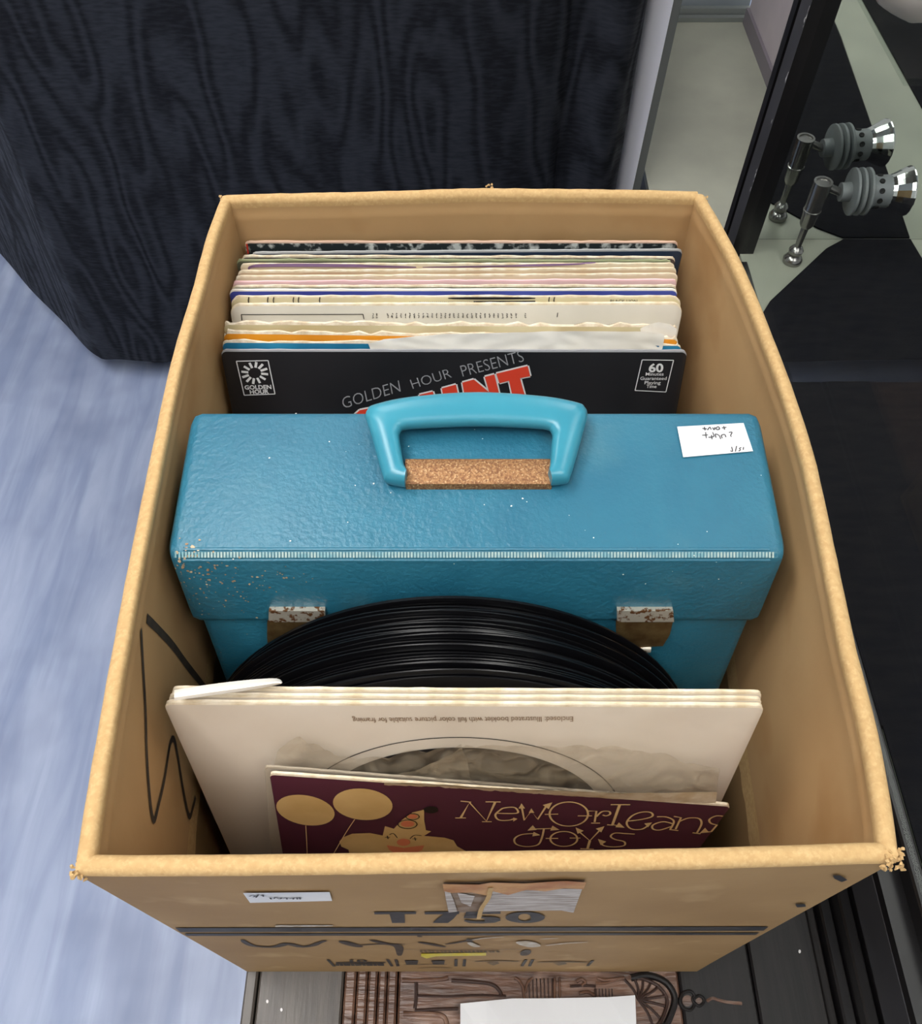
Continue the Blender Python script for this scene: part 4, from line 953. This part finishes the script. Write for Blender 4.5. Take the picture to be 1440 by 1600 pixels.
film('crumpled clear film sleeve, left piece with a raised rounded corner', [(428, 1196), (433, 1176), (466, 1158), (500, 1168), (530, 1184), (560, 1192), (590, 1188), (640, 1180), (700, 1172), (720, 1166)],
     [(424, 1212), (440, 1213), (470, 1216), (510, 1220), (560, 1224), (600, 1227), (640, 1231), (680, 1232), (720, 1234), (740, 1236)], .0072, .004, 3)
film('crumpled clear film sleeve, long right piece with ragged top', [(590, 1224), (650, 1204), (700, 1182), (730, 1168), (800, 1166), (900, 1170), (990, 1173), (1040, 1182), (1070, 1194), (1100, 1200), (1124, 1203)],
     [(580, 1230), (650, 1233), (700, 1236), (760, 1239), (820, 1243), (900, 1247), (980, 1250), (1040, 1252), (1080, 1253), (1100, 1254), (1119, 1252)], .0052, .003, 4)
ragged('inner_sleeve', 'cream paper inner sleeve edge just above the maroon sleeve', 'paper sleeve', [(600, 1224), (680, 1226), (760, 1232), (860, 1236), (960, 1240), (1040, 1240), (1120, 1238)], [(600, 1227), (680, 1231), (760, 1236), (860, 1242), (960, 1248), (1040, 1253), (1118, 1255)], zm + .008, .0004, M['cream_edge'], 8)

# ================================================================== black draped table
tb = thing('folding_table', 'dark wooden table leg under the black tablecloth', 'table', (-.6, 1.6, 0))
MB().box((-.60, 1.16, .70), (.19, 2.0, .735)).build('table_top', M['wood_dark'], tb)
for x, y in ((-.575, 1.165), (.14, 1.165), (-.575, 1.94), (.14, 1.94)):
    MB().hexa([(x - .016, y - .016, 0), (x + .016, y - .016, 0), (x + .016, y + .016, 0), (x - .016, y + .016, 0)], [(x - .024, y - .024, .70), (x + .024, y - .024, .70), (x + .024, y + .024, .70), (x - .024, y + .024, .70)]).build('leg', M['wood_dark'], tb)
path = [(.236, 1.142), (.228, 1.130), (.210, 1.116), (.175, 1.128), (.145, 1.132), (.11, 1.112), (.02, 1.105), (-.12, 1.108), (-.28, 1.104), (-.42, 1.108), (-.55, 1.105), (-.63, 1.106), (-.675, 1.122), (-.74, 1.185), (-.83, 1.285), (-.93, 1.40), (-1.06, 1.55), (-1.2, 1.72)]
pc = catmull([(x, y, 0) for x, y in path], 8); rows = []
rnd = random.Random(2); n = len(pc)
for j in range(31):
    h = j / 30; z = .048 + (.75 - .048) * h; row = []
    for i, p in enumerate(pc):
        t = pc[min(i + 1, n - 1)] - pc[max(i - 1, 0)]; nr = Vector((t.y, -t.x, 0)).normalized()
        if nr.y > 0 and abs(nr.x) < .5: nr = -nr
        wv = (.0045 * math.sin(i * .23) + .002 * math.sin(i * .51 + 1)) * (1 - h * .75)
        lift = 0.0
        if p.x < -.62: lift = .004 * math.sin((p.x + .62) * 22)
        flare = 1 + .0 * h
        q = Vector((p.x, p.y, 0)) - nr * wv * .6
        if p.x < -.6: q += Vector((.10, .02, 0)) * h * min(1, (-.6 - p.x) / .2)
        row.append(Vector((q.x, q.y, z + lift * (1 - h))))
    rows.append(row)
b = MB().grid(rows)
top = rows[-1]; cen = Vector((-.25, 1.75, .752))
ins = [p.lerp(cen, .06) + Vector((0, 0, .004)) for p in top]; b.grid([top, ins, [p.lerp(cen, .97) for p in ins]])
tag(b.build('tablecloth', M['cloth'], smooth=True), 'black moire tablecloth hanging to the floor behind the box', 'tablecloth')

# ================================================================== display cabinet on the right
ZF = ZC - .640                 # cabinet floor
cab = thing('display_cabinet', 'black framed glass display cabinet with mirror back right of the box', 'display cabinet', (.62, .38, 0))
CX0, CX1, CY0, YM = .335, .98, -.25, .823
MB().box((.3005, CY0, 0), (CX1, .845, ZF - .012)).build('base', M['black_wood'], cab)
MB().box((.3220, CY0 + .01, ZF - .012), (CX1, YM, ZF)).build('floor_board', M['greyfloor'], cab)
def bar(x0, x1, y0, y1, z0, z1, name, m):
    e = .0015; MB().add([(x0, y0, z0), (x1, y0, z0), (x1, y1, z0), (x0, y1, z0), (x0, y0, z1 - e), (x1, y0, z1 - e), (x1, y1, z1 - e), (x0, y1, z1 - e), (x0 + e, y0 + e, z1), (x1 - e, y0 + e, z1), (x1 - e, y1 - e, z1), (x0 + e, y1 - e, z1)],
        [(0, 3, 2, 1), (0, 1, 5, 4), (1, 2, 6, 5), (2, 3, 7, 6), (3, 0, 4, 7), (4, 5, 9, 8), (5, 6, 10, 9), (6, 7, 11, 10), (7, 4, 8, 11), (8, 9, 10, 11)]).build(name, M[m], cab)
bar(.2805, .2900, CY0, .78, 0, ZC - .722, 'plinth_moulding', 'black_wood')
bar(.2902, .2998, CY0, .78, 0, ZC - .706, 'plinth_moulding', 'black_wood')
bar(.3000, .3134, CY0, .78, ZC - .70, ZC - .660, 'lower_rail', 'slate')
bar(.3136, .3160, CY0, .78, ZC - .70, ZC - .666, 'rail_groove', 'black_wood')
bar(.3162, .3262, CY0, .78, ZC - .70, ZC - .636, 'glass_channel', 'black_wood')
# corner post
pt = MB().box((.3110, .797, ZF - .004), (.3370, .8225, 1.75)); pt.mi = [0] * 6
pt.mi[5] = 1; cpost = pt.build('corner_post', [M['black_wood'], M['slate']], cab)  # left face in lighter slate: the light falling on it is painted in
MB().box((.3372, .812, ZF + .0005), (.3420, .8225, 1.75)).build('post_reflection_strip', M['lilac'], cab)  # lilac bar painted as the post's reflection in the mirror
MB().box((.3372, .8230, ZF + .0005), (CX1, .829, 1.75)).build('mirror', M['mirror'], cab)
MB().box((.3110, .8295, ZF - .004), (CX1, .842, 1.75)).build('back_panel', M['black_wood'], cab)
MB().box((.3195, CY0 + .02, ZF + .0045), (.3230, .7875, 1.70)).build('glass_pane', M['glass'], cab)
b = MB(); rnd = random.Random(4)
for _ in range(60):                        # bare chips along the front edge of the post
    z = ZF + .02 + (rnd.random() ** .8) * .75; y = .7975 + abs(rnd.gauss(0, .0016)); r = rnd.uniform(.0007, .0022)
    b.add([(.3107, y, z - r * 1.8), (.3107, y + r * .8, z - r * .3), (.3107, y + r * .5, z + r * 1.5), (.3107, y - r * .2, z + r * 2)], [(0, 1, 2, 3)])
o = b.build('paint_chips', M['chip'], cpost, recalc=False); o['kind'] = 'stuff'
# glass shelf high in the cabinet
ZS = ZC - .360
MB().box((.352, .66, ZS - .006), (CX1, .8225, ZS)).build('glass_shelf', M['glass'], cab)
for x in (.45, .90): MB().hexa([(x, .70, ZS - .016), (x + .01, .70, ZS - .016), (x + .01, .822, ZS - .04), (x, .822, ZS - .04)], [(x, .70, ZS - .0065), (x + .01, .70, ZS - .0065), (x + .01, .822, ZS - .0065), (x, .822, ZS - .0065)]).build('shelf_bracket', M['lamp_metal'], cab)
# velvet pieces on the cabinet floor
def cloth_piece(pts, z, label, seed, th=.0018):
    from mathutils.geometry import tessellate_polygon
    V = [Vector((x, y, z)) for x, y in pts]; b = MB(); n = len(V)
    b.add(V + [v - Vector((0, 0, th)) for v in V], [tuple(t) for t in tessellate_polygon([V])] + [tuple(i + n for i in t) for t in tessellate_polygon([V])] + [(i, (i + 1) % n, (i + 1) % n + n, i + n) for i in range(n)])
    return tag(b.build('velvet_cloth', M['velvet']), label, 'velvet cloth', 'black velvet cloths in the cabinet')
v0 = onz(1203, 470, ZF + .002); v1 = onz(1296, 388, ZF + .002)
cloth_piece([(.3268, .232), (.3268, v0.y - .02), (v0.x, v0.y), (v1.x - .004, v1.y), (.447, .8215), (.525, .8215), (.535, .70), (.561, .36), (.566, .232)], ZF + .002, 'large black velvet cloth on the cabinet floor beside the lamp', 1)
cloth_piece([(.3268, -.20), (.3268, .2335), (.566, .2335), (.60, -.20)], ZF + .0042, 'black velvet cloth at the near end of the cabinet floor', 2)
cloth_piece([(.6235, .80), (.6225, -.20), (.96, -.20), (.96, .80)], ZF + .002, 'black velvet cloth at the far side beyond the grey gap', 3)

# spotlight standing on the cabinet floor
lb_ = onz(1238, 414, ZF); LX, LY = lb_.x, .7834; ZL = ZF + .0004
lamp = thing('display_spotlight', 'small grey halogen spotlight on a thin steel stem inside the cabinet', 'spotlight', (LX, LY, ZF))
top_z = ony(1297, 284, LY).z; hh = top_z - ZF
MB().lathe([(0, .0001), (0, .0105), (.004, .0110), (.008, .0085), (.0095, .006), (.012, .0075), (.0165, .0082), (.020, .006), (.0215, .0035)], (LX, LY, ZL), (0, 0, 1), 24).build('base', M['lamp_metal'], lamp, smooth=True)
MB().lathe([(.0215, .0035), (hh * .48, .0042)], (LX, LY, ZL), (0, 0, 1), 16).build('stem', M['lamp_metal'], lamp, smooth=True)
MB().lathe([(hh * .46, .0001), (hh * .46, .0058), (hh * .50, .0078), (hh * .64, .0086), (hh * .66, .0095), (hh * .67, .0095), (hh * .675, .0086), (hh * .97, .0098), (hh, .0098), (hh, .0075), (hh * .985, .0072), (hh * .985, .0001)], (LX, LY, ZL), (0, 0, 1), 24).build('upper_sleeve', M['lamp_metal'], lamp, smooth=True)
hc = ony(1312, 300, LY); ax = (ony(1425, 298, LY - .004) - hc).normalized()
MB().tube([Vector((LX + .006, LY, top_z - .006)), hc], .0042, 12).build('joint_pin', M['lamp_metal'], lamp, smooth=True)
MB().lathe([(0, .0001), (0, .0095), (.018, .0100), (.018, .0001)], hc, ax, 24).build('neck', M['lamp_grey'], lamp, smooth=True)
for k in range(3):
    d = .010 + k * .0070; MB().lathe([(d, .0001), (d, .0225), (d + .001, .0240), (d + .0032, .0240), (d + .0042, .0225), (d + .0042, .0001)], hc, ax, 36).build('cooling_fin', M['lamp_grey'], lamp, smooth=True)
hs = MB().lathe([(.026, .0001), (.026, .0160), (.049, .0165), (.049, .0001)], hc, ax, 32).build('housing', M['lamp_grey'], lamp, smooth=True)
b = MB(); u = ax.cross(Vector((0, 0, 1))).normalized(); v = u.cross(ax)
for a in range(0, 360, 36):
    dv = u * math.cos(R(a)) + v * math.sin(R(a)); b.lathe([(.0164, .0001), (.0172, .0028), (.0168, .0029), (.0160, .0029)], hc + ax * .037, dv, 10)
b.build('vent_holes', M['hole'], hs)['kind'] = 'stuff'
MB().lathe([(.047, .0160), (.052, .0178), (.058, .0208), (.064, .0236), (.067, .0248), (.068, .0250), (.0688, .0244), (.0678, .0236), (.061, .0200), (.055, .014), (.053, .0001)], hc, ax, 20).build('reflector', M['chrome'], lamp)

# white plastic bag on the glass shelf
rnd = random.Random(6); bc = Vector((.382, .758, ZS + .001)); rows = []
for j in range(13):
    f = j / 12; row = []
    for i in range(36):
        a = 2 * math.pi * i / 36; rr = math.sin(math.pi * (0.06 + .94 * f) * .98) ** .6 if f < 1 else .05
        cr = 1 + .10 * math.sin(5 * a + f * 4) + .06 * math.sin(11 * a - f * 7) + rnd.uniform(-.02, .02)
        row.append(bc + Vector(((.062 * rr * cr * math.cos(a) + .012), .037 * rr * cr * math.sin(a), .085 * f + .004 * math.sin(3 * a) * f)))
    rows.append(row)
b = MB().grid(rows, True); b.F.append(tuple(range(36))); b.mi.append(0); e = 12 * 36; b.F.append(tuple(range(e + 35, e - 1, -1))); b.mi.append(0)
tag(b.build('plastic_bag', M['bag'], smooth=True), 'crumpled white plastic bag on the cabinet shelf at the top right', 'bag')

# ================================================================== what stands behind the box on the right
ZP = ZC - .80
pl_ = thing('display_plinth', 'grey green topped low plinth behind the box with metal back rail', 'plinth', (.42, 1.35, 0))
MB().box((.295, .86, 0), (.95, 1.69, ZP - .012)).build('body', M['slate'], pl_)
MB().box((.290, .855, ZP - .012), (.95, 1.69, ZP)).build('top_board', M['greyfloor'], pl_)
MB().box((.292, 1.664, ZP + .0003), (.94, 1.676, ZP + .008)).build('metal_rail', M['alu'], pl_)
MB().box((.292, 1.678, ZP + .0003), (.94, 1.690, ZP + .018)).build('metal_rail', M['alu'], pl_)
tag(MB().box((.275, 1.694, 0), (.545, 1.71, ZP + .5)).build('backing_board', M['bluegrey']), 'blue grey board standing behind the plinth', 'board')
wp = thing('white_panel', 'narrow white panel edge right of the black tablecloth', 'panel', (.26, 1.2, 0))
b = MB(); rows = []
for j in range(25):
    h = j / 24; z = .02 + 1.0 * h; wv = .004 * math.sin(h * 14) ; rows.append([Vector((.250 - .020 * h + wv * .5, 1.176, z)), Vector((.256 + .024 * h, 1.148, z)), Vector((.256 + .024 * h, 1.152, z)), Vector((.250 - .020 * h + wv * .5, 1.180, z))])
b.grid(rows, True); b.build('sheet', M['paper_white2'], wp, smooth=False)
MB().hexa([(.2565, 1.149, .02), (.2685, 1.149, .02), (.2685, 1.19, .02), (.2565, 1.19, .02)], [(.2805, 1.149, 1.02), (.2905, 1.149, 1.02), (.2905, 1.19, 1.02), (.2805, 1.19, 1.02)]).build('grey_edge', M['grey_strip'], wp)
lp_ = thing('lilac_side_panel', 'lilac grey upright panel left of the black cabinet post', 'panel', (.54, 1.55, ZP))
MB().box((.536, 1.22, ZP + .0005), (.552, 1.66, ZP + .62)).build('board', M['lilac'], lp_)
MB().box((.530, 1.22, ZP + .0005), (.5358, 1.66, ZP + .028)).build('skirting', M['skirt'], lp_)
MB().box((.528, 1.30, ZP + .235), (.5358, 1.66, ZP + .246)).build('ledge', M['skirt'], lp_)
card = thing('paper_card', 'small cream card with grey print propped on the lilac panel', 'card', (.531, 1.45, ZP + .2465))
cb = MB().box((.5295, 1.36, ZP + .2465), (.5325, 1.58, ZP + .36)); cb.build('card', cm('card_cream', 214, 206, 190), card); cbv2 = cb.bvh()
rnd = random.Random(8); b = MB()
for k in range(6):
    z = ZP + .262 + k * .014
    for q in range(9):
        y = 1.375 + q * .022; b.add([(.5292, y, z), (.5292, y + rnd.uniform(.008, .016), z), (.5292, y + .013, z + .006), (.5292, y, z + .006)], [(0, 1, 2, 3)])
b.build('small_print', M['ink_faint'], card, recalc=False)['kind'] = 'stuff'
